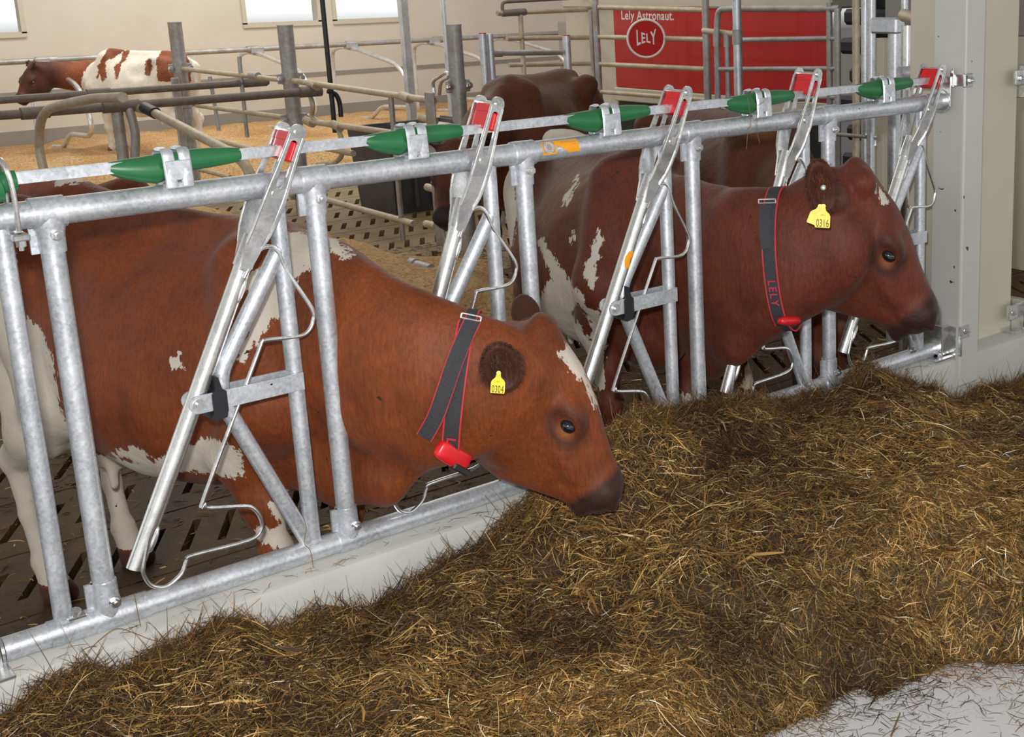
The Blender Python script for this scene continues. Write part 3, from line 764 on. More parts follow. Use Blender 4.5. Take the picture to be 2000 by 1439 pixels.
# near divider, dirty tan pipe
x0 = 2.66
t = thing('cubicle_divider', (x0, 7.0, GZ), 'tan cubicle divider sloping down toward the second green sleeve', 'cubicle divider')
mb = MB(); mb.tube(fillet([(x0, 8.34, .985), (x0, 7.45, .965), (x0, 5.83, .76), (x0, 5.60, .69), (x0, 5.48, .45), (x0, 5.48, -.1)], .12, 5), .036, 16, up=V3(1, 0, 0)); obj('divider_pipe', mb, 'pipe_tan', t)
mb = MB(); mb.tube([(x0, 7.60, .985), (x0, 7.36, .955)], .047, 16); tag(obj('rail_clamp', mb, 'black_rubber', t))
# divider at the left behind the rails
t = thing('cubicle_divider', (1.70, 8.6, GZ), 'curved grey cubicle divider at the left edge below the brown rails', 'cubicle divider')
yy = lambda p: atx(p, 1.75)
pts = [(85, 330), (76, 290), (78, 235), (95, 212), (140, 200), (185, 192), (240, 190)]
P0_ = atx(pts[0], 1.75); mb = MB(); mb.tube([V3(P0_[0], P0_[1], GZ-.02)]+fillet([atx(p, 1.75) for p in pts], .12, 4), .032, 14); obj('divider_pipe', mb, 'pipe_tan', t)
# gate line between the posts (plane x = 4.15)
gx = 4.15
G = lambda p: atx(p, gx)
t = thing('barrier', (gx, 9.6, GZ), 'tan three-rail barrier between the two tall grey posts', 'barrier')
for a, b in (((352, 134), (568, 158)), ((385, 206), (552, 229)), ((416, 272), (505, 294)), ((390, 331), (450, 346))):
    mb = MB(); A = G(a); B = G(b); mb.tube([A, B], .024, 12); obj('rail', mb, 'pipe_tan', t)
for a, b in (((410, 150), (428, 255)), ((467, 110), (483, 268))):
    mb = MB(); mb.tube([G(a), G(b)], .020, 12); obj('upright', mb, 'galv_old', t)
mb = MB(); A = G((497, 148)); mb.tube([A-V3(0, .09, 0), A+V3(0, .09, 0)], .036, 14); obj('sleeve_clamp', mb, 'galv_old', t)
t = thing('barrier', (gx, 7.0, GZ), 'tan four-rail barrier right of the second tall post, with a curved hinge pipe', 'barrier')
for a, b in (((575, 158), (848, 197)), ((597, 236), (770, 260)), ((600, 282), (690, 300)), ((630, 388), (808, 437))):
    mb = MB(); A = G(a); B = G(b); mb.tube([A, B], .027, 14); obj('rail', mb, 'pipe_tan', t)
A = G((763, 186)); B = G((786, 500)); mb = MB(); mb.tube([A, V3(A[0], A[1], GZ-.1)], .022, 14); obj('upright', mb, 'galv_old', t)
mb = MB(); mb.tube(fillet([G(p) for p in ((603, 180), (612, 205), (608, 228), (625, 240), (660, 248), (667, 270), (668, 305), (655, 318), (620, 322))], .05, 3), .022, 10); obj('hinge_pipe', mb, 'pipe_tan', t)
for p in ((612, 166), (793, 190), (604, 238), (658, 246), (612, 285)):
    mb = MB(); A = G(p); mb.tube([A-V3(0, .07, .01), A+V3(0, .07, .01)], .038, 14); obj('sleeve_clamp', mb, 'pipe_tan', t)
mb = MB(); A = G((715, 400)); 
# hinged bracket and shackle by the round post
mb = MB(); A = G((852, 180)); mb.box((gx-.05, A[1]-.04, -.1), (gx-.035, A[1]+.10, 1.10), .004); hp_ = obj('hinge_plate', mb, 'galv_old', t)
mb = MB(); mb.tube(catmull([G(p) for p in ((848, 185), (846, 160), (858, 150), (872, 142), (876, 150), (862, 160), (858, 185))], 4), .014, 8); obj('shackle', mb, 'cast_zinc', hp_)
mb = MB(); mb.tube([G((822, 230)), G((850, 237))], .030, 14); obj('pipe_stub', mb, 'pipe_tan', t)
mb = MB(); mb.tube([G((834, 365)), G((852, 370))], .030, 14); obj('pipe_stub', mb, 'pipe_tan', t)
mb = MB(); mb.tube([G((832, 437)), G((852, 441))], .03, 14); obj('pipe_stub', mb, 'pipe_tan', t)
mb = MB(); a, b = atz((803, 514), -.02), atz((842, 525), -.02); mb.tube([a, b], .034, 14); mb.tube([a, a+(b-a)*.25], .042, 14); tag(obj('pipe_end', mb, 'galv_old'), 'short grey pipe end lying in the straw beside the slotted mats', 'pipe')
# slim uprights behind
t = thing('slim_post', (8.0, 11.2, GZ), 'slim galvanized square post reaching up past the windows', 'post')
A = aty((806, 245), 9.5); mb = MB(); mb.box((A[0]-.045, 9.46, -.2), (A[0]+.045, 9.54, 3.2), .008); obj('tube', mb, 'galv', t, smooth=False)
t = thing('slim_post', (8.6, 9.5, GZ), 'thin pipe upright directly behind the round post top', 'post')
A = aty((869, 53), 9.8); mb = MB(); mb.tube([(A[0], 9.8, -.2), (A[0], 9.8, 3.2)], .030, 12); obj('tube', mb, 'galv', t)
# black pole with hose on the trough
A = aty((641, 120), 7.9)
t = thing('hanging_pole', (A[0], 7.9, .55), 'black vertical pole with a bent hose beside the dark trough', 'pole')
mb = MB(); mb.tube([(A[0], 7.9, .60), (A[0], 7.9, 3.4)], .022, 14); obj('pole', mb, 'black_plastic', t)
mb = MB(); mb.tube(catmull([aty(p, 7.9) for p in ((640, 178), (655, 184), (663, 200), (666, 228))], 5), .022, 12); obj('hose', mb, 'black_plastic', t)
# dark trough
q = [aty(p, y) for p, y in (((610, 222), 8.0), ((668, 225), 7.4), ((768, 213), 7.9), ((712, 204), 8.5))]
t = thing('water_trough', (4.95, 7.9, GZ), 'dark grey plastic water trough behind the tan barrier', 'trough')
mb = MB(); x0, x1, y0, y1, z1 = 4.62, 5.62, 7.35, 8.15, .62
def frus(mb, x0, x1, y0, y1, z0, z1, s):
    v = [(x0+s, y0+s, z0), (x1-s, y0+s, z0), (x1-s, y1-s, z0), (x0+s, y1-s, z0), (x0, y0, z1), (x1, y0, z1), (x1, y1, z1), (x0, y1, z1)]
    mb.add(v, [(3, 2, 1, 0), (0, 1, 5, 4), (1, 2, 6, 5), (2, 3, 7, 6), (3, 0, 4, 7)])
frus(mb, x0, x1, y0, y1, GZ, z1, .05); frus(mb, x0+.05, x1-.05, y0+.05, y1-.05, .30, z1, .04)
v = [(x0, y0, z1), (x1, y0, z1), (x1, y1, z1), (x0, y1, z1), (x0+.05, y0+.05, z1), (x1-.05, y0+.05, z1), (x1-.05, y1-.05, z1), (x0+.05, y1-.05, z1)]
mb.add(v, [(0, 1, 5, 4), (1, 2, 6, 5), (2, 3, 7, 6), (3, 0, 4, 7)])
obj('tub', mb, 'trough_grey', t, smooth=False, fix=False)
for k in range(6):
    mb = MB(); xx = x0+.05+k*.18; mb.box((xx, y0-.012, -.1), (xx+.03, y0+.03, z1-.03), .004); obj('rib', mb, 'trough_grey', t, smooth=False)
mb = MB(); mb.box((x0-.01, y0-.01, z1-.05), (x1+.01, y0+.01, z1+.02), .006); mb.box((x1-.01, y0-.01, z1-.05), (x1+.01, y1+.01, z1+.02), .006); obj('rim', mb, 'pipe_brown', t, smooth=False)
mb = MB(); mb.box((x0+.42, y0+.06, z1-.05), (x1-.06, y1-.06, z1-.035), .004); tag(obj('float_cover', mb, 'cream_panel', t, smooth=False), 'pale float cover')

# ---------------------------------------------------------------- milking robot and its gates
RX = 7.5
RP = lambda p, dx=0: atx(p, RX+dx)
t = thing('milking_robot', (RX, 6.2, GZ), 'red and cream milking robot housing behind tube gates', 'machine')
ya, yb = RP((1200, 100))[1], RP((1618, 100))[1]
ztop, zbot = 1.62, .80
mb = MB(); mb.box((RX, yb, zbot), (RX+.05, ya, ztop), .01); obj('red_front', mb, 'red_panel', t, smooth=False)
for k in range(1, 4):
    zz = zbot+(ztop-zbot)*k/4; mb = MB(); mb.box((RX-.0015, yb+.01, zz-.003), (RX+.01, ya-.01, zz+.003)); obj('panel_seam', mb, 'red_plastic', t, smooth=False)
mb = MB(); mb.box((RX-.02, yb-.05, ztop), (RX+1.2, ya+.9, 2.6), .02); obj('upper_housing', mb, 'cream_panel', t, smooth=False)
mb = MB(); mb.box((RX+.02, ya, -.2), (RX+1.2, ya+.9, ztop), .01); obj('side_housing', mb, 'cream_panel', t, smooth=False)
mb = MB(); mb.box((RX-.03, yb-.02, .66), (RX+.05, ya, .80), .01); obj('base_beam', mb, 'cream_panel', t, smooth=False)
mb = MB(); mb.box((RX+.02, yb, -.2), (RX+.1, ya, .66), .01); obj('lower_cover', mb, 'dark_machine', t, smooth=False)
a = RP((1264, 37)); text_mesh('Lely Astronaut.', .128, V3(RX-.002, a[1]+.0, 1.545), V3(0, -1, 0), V3(0, 0, 1), 'name_lettering', 'white_paint', t, .001, bold=.002)
# controls on the wall side
mb = MB(); c2 = aty((1150, 115), 13.2)
mb.box((c2[0]-.42, 13.0, GZ), (c2[0]+.25, 13.4, 1.32), .02); tag(obj('control_cabinet', mb, 'grey_panel', smooth=False), 'grey wall cabinet seen between the gate rails left of the robot', 'cabinet')
# gate in front of the robot
def gate(name, loc, label, bars, mat, r=.021, x=None, f=None):
    t = thing(name, loc, label, 'gate')
    for nm, pts, rr, mt in bars:
        mb = MB(); P3d = [f(p) for p in pts]; mb.tube(fillet(P3d, .12, 5) if len(P3d) > 2 else P3d, rr, 14); obj(nm, mb, mt, t)
    return t
g1 = 6.9; f1 = lambda p: atx(p, g1)
def vpost(p, z1, r, mat, t, x=g1, nm='upright', z0=-.2):
    A = atx(p, x); mb = MB(); mb.tube([(A[0], A[1], z0), (A[0], A[1], z1)], r, 16); return obj(nm, mb, mat, t)
t = gate('tube_gate', (g1, 6.4, GZ), 'tan four-bar tube gate in front of the round badge', [
    ('rail', [(1170, 14), (1378, 20)], .024, 'pipe_tan'), ('rail', [(1170, 72), (1376, 77)], .023, 'pipe_tan'),
    ('rail', [(1172, 125), (1380, 135)], .023, 'pipe_tan'), ('rail', [(1175, 179), (1382, 195)], .023, 'pipe_tan')], 'pipe_tan', f=f1)
c = atx((1262, 75), 6.76); rr = .178; bn = nrm_((CAM-c)*V3(1, 1, 0)); bx = V3(-bn[1], bn[0], 0); bx = -bx if bx@CM[0] < 0 else bx; bz = V3(0, 0, 1)
mb = MB(); mb.tube([c, c+bn*.016], [rr, rr], 48, up=bz); bd = tag(obj('round_badge', mb, 'red_matt', t), 'round red badge with white ring')
mb = MB(); mb.tube([c+bn*.014+(bx*math.cos(a)+bz*math.sin(a))*(rr-.006) for a in np.linspace(0, 2*math.pi, 49)], .011, 8, up=bn); obj('badge_ring', mb, 'white_paint', bd)
def bow(v):
    # letters tall at both ends, short in the middle
    x = v[:, 0]; m = np.abs(x).max(); s_ = 1.15+1.15*np.abs(x/m)**1.3
    return np.stack([x*.86, v[:, 1]*s_, v[:, 2]], 1)
text_mesh('LELY', .095, c+bn*.0175, bx, bz, 'badge_letters', 'white_paint', bd, .001, warp=bow, bold=.002, space=1.12)
vpost((1167, 100), 2.4, .032, 'galv_old', t); vpost((1380, 100), 2.4, .034, 'galv_old', t); 
vpost((1157, 100), 1.62, .022, 'galv_old', t, x=g1+.05)
t = gate('tube_gate', (g1, 4.5, GZ), 'grey tube gate with rounded corner crossing the right half of the red panel', [
    ('frame', [(1402, 200), (1400, 50), (1403, 18), (1432, 17), (1640, 17)], .026, 'galv_old'),
    ('rail', [(1440, 78), (1634, 75)], .020, 'galv_old'), ('rail', [(1405, 135), (1634, 134)], .020, 'galv_old'), ('rail', [(1440, 200), (1634, 190)], .020, 'galv_old')], 'galv_old', f=lambda p: atx(p, 6.55))
vpost((1620, 100), 1.70, .024, 'galv_old', t, x=6.55); vpost((1636, 100), 1.66, .026, 'galv_old', t, x=6.5)
t = thing('gate_post', (6.3, 4.6, GZ), 'bright round post with clamp in front of the red panel', 'post')
vpost((1440, 60), 2.6, .036, 'galv', t, x=6.3, nm='tube', z0=-.2)
mb = MB(); A = atx((1440, 72), 6.3); mb.tube([A-V3(0, 0, .06), A+V3(0, 0, .06)], .042, 16); obj('post_clamp', mb, 'galv_old', t)
t = thing('sliding_bolts', (6.5, 4.9, .3), 'pair of slim upright pipes hanging from a short cross pipe beside the bright post', 'gate')
mb = MB(); mb.tube([atx((1374, 60), 6.6), atx((1436, 67), 6.6)], .026, 14); obj('cross_pipe', mb, 'pipe_tan', t)
for p in ((1400, 90), (1420, 92)):
    A = atx(p, 6.6); mb = MB(); mb.tube([(A[0], A[1], .3), (A[0], A[1], A[2]+.09)], .023, 14); mb.tube([(A[0], A[1], A[2]), (A[0], A[1], A[2]+.12)], .032, 14); obj('slide_pipe', mb, 'galv_old', t)
# gate across the passage left of the robot
gy = 8.2; f2 = lambda p: aty(p, gy)
t = gate('tube_gate', (5.9, gy, GZ), 'tan tube gate above the standing brown cow', [
    ('rail', [(971, 26), (1157, 18)], .026, 'pipe_tan'), ('frame', [(982, 25), (980, 4), (1160, -6)], .018, 'pipe_brown'),
    ('rail', [(990, 75), (1157, 73)], .026, 'pipe_tan'), ('rail', [(994, 127), (1157, 124)], .024, 'pipe_tan')], 'pipe_tan', f=f2)
A = aty((1020, 90), gy); mb = MB(); mb.tube([(A[0], gy, -.2), (A[0], gy, aty((1020, 26), gy)[2])], .026, 14); obj('upright', mb, 'pipe_tan', t)
mb = MB(); mb.tube([f2((981, 26)), f2((1026, 23))], .036, 14); obj('sleeve', mb, 'pipe_brown', t)
t = thing('tube_gate', (5.0, 6.2, GZ), 'low galvanized gate between two capped posts behind the brown cow', 'gate'); gy2 = 6.3; f3 = lambda p: aty(p, gy2)
for a, b in (((958, 104), (1098, 102)), ((960, 152), (1000, 150)), ((962, 202), (1000, 200)), ((958, 104), (980, 104))):
    mb = MB(); mb.tube([f3(a), f3(b)], .024 if b[0] > 990 else .031, 14); obj('rail', mb, 'galv_old', t)
for p, r, red in (((942, 66), .034, 1), ((956, 66), .030, 0), ((1106, 70), .036, 1)):
    A = f3(p); mb = MB(); mb.tube([(A[0], gy2, -.2), (A[0], gy2, A[2])], r, 16); obj('upright', mb, 'galv', t)
    if red:
        mb = MB(); mb.tube([(A[0], gy2, A[2]-.006), (A[0], gy2, A[2]+.008)], r*.9, 16); tag(obj('end_cap', mb, 'red_plastic', t), 'red end cap')
# dark robot back room and the slim bright uprights near the column
mb = MB(); A = atx((1640, 0), 6.2); B = atx((1680, 0), 6.2)
mb.box((7.9, .4, -.2), (8.0, 4.6, 3.2)); struct('wall_right', mb, 'dark_machine', smooth=False)
t = thing('machine_rack', (6.6, 3.4, GZ), 'dark machine parts in the gap right of the red panel', 'machine')
for k in range(7):
    mb = MB(); zz = .3+k*.24; yy0 = 3.45+.03*(k % 3); mb.box((7.2, yy0, zz), (7.7, yy0+.75-.08*(k % 2), zz+.13), .03); obj('module', mb, 'dark_machine', t, smooth=False)
for k in range(4):
    mb = MB(); mb.tube(catmull([(7.15, 3.5+.15*k, 1.1-.1*k), (7.1, 3.7, .8-.05*k), (7.12, 4.0-.1*k, .75)], 5), .02, 8); obj('cable', mb, 'black_plastic' if k else 'red_plastic', t)
cx = 4.9; f4 = lambda p: atx(p, cx)
def upr(name, px, z0, z1, r, mat, label, x=cx, box=False, cat='post'):
    A = atx((px, 150), x); mb = MB()
    if box: mb.box((A[0]-r, A[1]-r, z0), (A[0]+r, A[1]+r, z1), .004)
    else: mb.tube([(A[0], A[1], z0), (A[0], A[1], z1)], r, 16)
    return tag(obj(name, mb, mat, smooth=not box), label, cat)
upr('slim_post', 1672, -.2, 3, .024, 'pipe_tan', 'tan upright pipe at the right edge of the dark gap', 5.2)
t = thing('latch_post', (5.0, 2.0, GZ), 'bright profile post with a horizontal latch rod ending in a red tip', 'post')
A = atx((1690, 150), 5.0); mb = MB(); mb.tube([(A[0], A[1], -.2), (A[0], A[1], 3)], .026, 16); obj('profile', mb, 'galv', t)
mb = MB(); mb.tube([atx((1632, 262), 4.98), atx((1704, 268), 4.98)], .012, 10); obj('rod', mb, 'galv_old', t)
mb = MB(); mb.tube([atx((1702, 255), 4.96), atx((1706, 285), 4.96)], .022, 12); mb.tube([atx((1694, 263), 4.96), atx((1715, 268), 4.96)], .018, 12); obj('latch_body', mb, 'cast_zinc', t)
mb = MB(); mb.tube([atx((1697, 287), 4.96), atx((1709, 284), 4.96)], .014, 10); tag(obj('tip', mb, 'red_plastic', t), 'red tip')
upr('rail_profile', 1702, -.2, 3, .026, 'galv', 'right upright of the pair of bright profiles right of the dark gap', 4.95)
upr('corner_post', 1724, -.2, 1.50, .05, 'cream_panel', 'cream square upright behind the last green sleeve', 5.6, True)
upr('gate_post', 1748, -.2, 1.62, .040, 'galv', 'galvanized round post capped with a clamp left of the last latch', 4.6)
upr('gate_post', 1772, -.2, 1.64, .034, 'galv_bright', 'bright galvanized pipe beside the capped post', 4.45)
upr('gate_post', 1766, 1.70, 3, .020, 'galv', 'thin upper pipe rising above the sloping tan pipe', 4.6)
upr('gate_post', 1803, -.2, 1.60, .026, 'galv', 'thin galvanized pipe just left of the grey column', 4.3)
mb = MB(); mb.tube([atx((1766, 30), 4.5), atx((1850, 56), 4.1)], .034, 16); tag(obj('sloping_pipe', mb, 'pipe_tan'), 'tan pipe sloping toward the grey column near the top', 'pipe')
A = atx((1748, 47), 4.6); mb = MB(); mb.box((A[0]-.05, A[1]-.05, A[2]-.05), (A[0]+.03, A[1]+.14, A[2]+.035), .01); tag(obj('post_clamp', mb, 'galv'), 'galvanized clamp on top of the round post left of the last latch', 'clamp')
A = atx((1772, 142), 4.38); mb = MB(); mb.tube([A-V3(.06, 0, 0), A+V3(.10, -.06, 0)], .036, 16); tag(obj('pipe_stub', mb, 'galv'), 'open pipe stub pointing left behind the last latch', 'pipe')
mb = MB(); mb.box((6.6, .6, -.2), (6.7, 3.1, 1.47), .01); struct('wall_partition', mb, 'cream_panel', smooth=False)
mb = MB(); mb.box((6.62, .6, 1.47), (6.72, 3.2, 3.2), .01); struct('wall_partition_upper', mb, 'grey_panel', smooth=False)
# low brace rails seen through the last bay
mb = MB(); mb.tube([atx((1800, 290), 4.4), atx((1838, 345), 4.0)], .024, 12); tag(obj('brace_pipe', mb, 'pipe_tan'), 'upper sloping brace pipe behind the last neck bar', 'pipe', 'brace pipes beside the column')
mb = MB(); mb.tube([atx((1780, 400), 4.4), atx((1835, 490), 4.0)], .024, 12); tag(obj('brace_pipe', mb, 'pipe_tan'), 'lower sloping brace pipe behind the last neck bar', 'pipe', 'brace pipes beside the column')
# ---------------------------------------------------------------- cows: one continuous surface each, polygonised from a smooth field
def nrm(v): v = np.array(v, float); return v/np.linalg.norm(v)
class Field:
    def __init__(s, lo, hi, h):
        s.h = h; s.lo = np.array(lo, float); s.n = np.ceil((np.array(hi)-s.lo)/h).astype(int)+1
        s.F = np.full(s.n, .3, np.float32)
    def sub(s, lo, hi, m):
        a = np.clip(np.floor((np.minimum(lo, hi)-m-s.lo)/s.h).astype(int), 0, s.n); b = np.clip(np.ceil((np.maximum(lo, hi)+m-s.lo)/s.h).astype(int)+1, 0, s.n)
        if (b-a).min() <= 0: return None, None
        g = [s.lo[i]+s.h*np.arange(a[i], b[i], dtype=np.float32) for i in range(3)]
        return tuple(slice(a[i], b[i]) for i in range(3)), (g[0][:, None, None], g[1][None, :, None], g[2][None, None, :])
    def put(s, sl, d, k, sub=False):
        a = s.F[sl]
        if sub:
            d = -d; h = np.clip(.5-.5*(d-a)/k, 0, 1); s.F[sl] = a*(h)+d*(1-h)+k*h*(1-h); 
            h = np.clip(.5+.5*(d-a)/k, 0, 1); s.F[sl] = a+(d-a)*h+k*h*(1-h)
        else:
            h = np.clip(.5+.5*(a-d)/k, 0, 1); s.F[sl] = a+(d-a)*h-k*h*(1-h)
    def cone(s, p0, p1, r0, r1, k=.04, lat=None, sq=1.0, sub=False):
        p0 = np.array(p0, float); p1 = np.array(p1, float); m = max(r0, r1)*max(1, sq)+k+.03
        sl, g = s.sub(np.minimum(p0, p1), np.maximum(p0, p1), m)
        if sl is None: return
        ba = p1-p0; L2 = ba@ba+1e-9
        x, y, z = g[0]-p0[0], g[1]-p0[1], g[2]-p0[2]
        t = np.clip((x*ba[0]+y*ba[1]+z*ba[2])/L2, 0, 1)
        qx, qy, qz = x-t*ba[0], y-t*ba[1], z-t*ba[2]
        d2 = qx*qx+qy*qy+qz*qz
        if lat is not None and sq != 1:
            l = qx*lat[0]+qy*lat[1]+qz*lat[2]; d2 = d2+l*l*(1/sq**2-1)
        d = np.sqrt(np.maximum(d2, 1e-12))-(r0+(r1-r0)*t)
        if sq < 1: d = d*(.5+.5*sq)
        s.put(sl, d, k, sub)
    def ell(s, c, r, A=np.eye(3), k=.03, sub=False):
        c = np.array(c, float); r = np.array(r, float); A = np.array(A); ext = np.sqrt(((A*r[:, None])**2).sum(0))
        sl, g = s.sub(c-ext, c+ext, k+.02)
        if sl is None: return
        x, y, z = g[0]-c[0], g[1]-c[1], g[2]-c[2]
        u = [x*A[i][0]+y*A[i][1]+z*A[i][2] for i in range(3)]
        k0 = np.sqrt(sum((u[i]/r[i])**2 for i in range(3))+1e-9); k1 = np.sqrt(sum((u[i]/r[i]**2)**2 for i in range(3))+1e-9)
        s.put(sl, k0*(k0-1)/k1, k, sub)
    def loft(s, o, A, T, top, bot, wid, k=.03, cf=.45, nu=2.0, nl=2.3, wk=None):
        # A rows: forward, lateral, up
        T = np.array(T, float); top, bot, wid = map(lambda q: np.array(q, float), (top, bot, wid))
        tt = np.linspace(T[0], T[-1], 200)
        def sm(q):
            v = np.interp(tt, T, q); ker = np.hanning(13); ker /= ker.sum(); return np.convolve(np.pad(v, 6, 'edge'), ker, 'valid')
        top, bot, wid = sm(top), sm(bot), sm(wid)
        cor = np.array([o+A[0]*t+A[1]*l+A[2]*w for t in (T[0], T[-1]) for l in (-wid.max(), wid.max()) for w in (bot.min(), top.max())])
        sl, g = s.sub(cor.min(0), cor.max(0), k+.03)
        x, y, z = g[0]-o[0], g[1]-o[1], g[2]-o[2]
        t = x*A[0][0]+y*A[0][1]+z*A[0][2]; l = x*A[1][0]+y*A[1][1]+z*A[1][2]; w = x*A[2][0]+y*A[2][1]+z*A[2][2]
        ti = np.clip((t-T[0])/(T[-1]-T[0])*199, 0, 199); i0 = ti.astype(int); 
        tb = top[i0]; bb = bot[i0]; hw = wid[i0]
        c = bb+cf*(tb-bb); up = w > c; hh = np.where(up, tb-c, c-bb); n = np.where(up, nu, nl)
        q = ((np.abs(l)/hw)**n+(np.abs(w-c)/hh)**n)**(1/n)
        d = (q-1)*np.minimum(hw, hh)
        e = np.maximum(T[0]-t, t-T[-1]); d = np.maximum(d, e)
        s.put(sl, d.astype(np.float32), k)
    def mesh(s):
        F = s.F; h = s.h; nx, ny, nz = F.shape; S = F < 0
        cell = np.zeros((nx-1, ny-1, nz-1), np.int8)
        for dx in (0, 1):
            for dy in (0, 1):
                for dz in (0, 1): cell += S[dx:nx-1+dx, dy:ny-1+dy, dz:nz-1+dz]
        ci = np.argwhere((cell > 0) & (cell < 8)); idx = np.full(cell.shape, -1, np.int64); idx[tuple(ci.T)] = np.arange(len(ci))
        acc = np.zeros((len(ci), 3)); cnt = np.zeros(len(ci))
        C8 = [(0, 0, 0), (1, 0, 0), (0, 1, 0), (1, 1, 0), (0, 0, 1), (1, 0, 1), (0, 1, 1), (1, 1, 1)]
        val = np.array([F[ci[:, 0]+a, ci[:, 1]+b, ci[:, 2]+c] for a, b, c in C8])
        for i, a in enumerate(C8):
            for j in range(i+1, 8):
                b = C8[j]
                if sum(abs(a[k]-b[k]) for k in range(3)) != 1: continue
                va, vb = val[i], val[j]; m = (va < 0) != (vb < 0); t = np.where(m, va/(va-vb+1e-20), 0)
                acc += np.where(m[:, None], np.array(a)+(np.array(b)-np.array(a))*t[:, None], 0); cnt += m
        V = s.lo+(ci+acc/cnt[:, None])*h
        Q = []
        for ax in range(3):
            o1, o2 = [(1, 2), (2, 0), (0, 1)][ax]
            sa = [slice(None)]*3; sb = [slice(None)]*3; sa[ax] = slice(0, -1); sb[ax] = slice(1, None)
            ch = S[tuple(sa)] != S[tuple(sb)]; e = np.argwhere(ch)
            e = e[(e[:, o1] > 0) & (e[:, o2] > 0) & (e[:, o1] < F.shape[o1]-1) & (e[:, o2] < F.shape[o2]-1)]
            def gi(a, b):
                q = e.copy(); q[:, o1] -= a; q[:, o2] -= b; return idx[tuple(q.T)]
            q = np.stack([gi(1, 1), gi(0, 1), gi(0, 0), gi(1, 0)], 1)
            ins = S[tuple(e.T)]; q[~ins] = q[~ins][:, ::-1]; Q.append(q)
        Q = np.concatenate(Q); Q = Q[(Q >= 0).all(1)]
        # light relaxation
        for _ in range(2):
            A = np.zeros_like(V); n = np.zeros(len(V))
            for a in range(4):
                b = (a+1) % 4; np.add.at(A, Q[:, a], V[Q[:, b]]); np.add.at(A, Q[:, b], V[Q[:, a]]); np.add.at(n, Q[:, a], 1); np.add.at(n, Q[:, b], 1)
            V = V*.5+.5*A/np.maximum(n, 1)[:, None]
        return V, Q
def poly_sd(P, poly):
    # signed distance in pixels, positive inside
    poly = np.array(poly, float); n = len(poly); d = np.full(len(P), 1e9); ins = np.zeros(len(P), bool)
    for i in range(n):
        a, b = poly[i], poly[(i+1) % n]; e = b-a; w = P-a; t = np.clip((w@e)/(e@e+1e-9), 0, 1); q = w-t[:, None]*e
        d = np.minimum(d, np.hypot(q[:, 0], q[:, 1]))
        c = ((a[1] > P[:, 1]) != (b[1] > P[:, 1])); x = a[0]+(P[:, 1]-a[1])*(b[0]-a[0])/(b[1]-a[1]+1e-12); ins ^= (c & (P[:, 0] < x))
    return np.where(ins, d, -d)
class Cow: pass
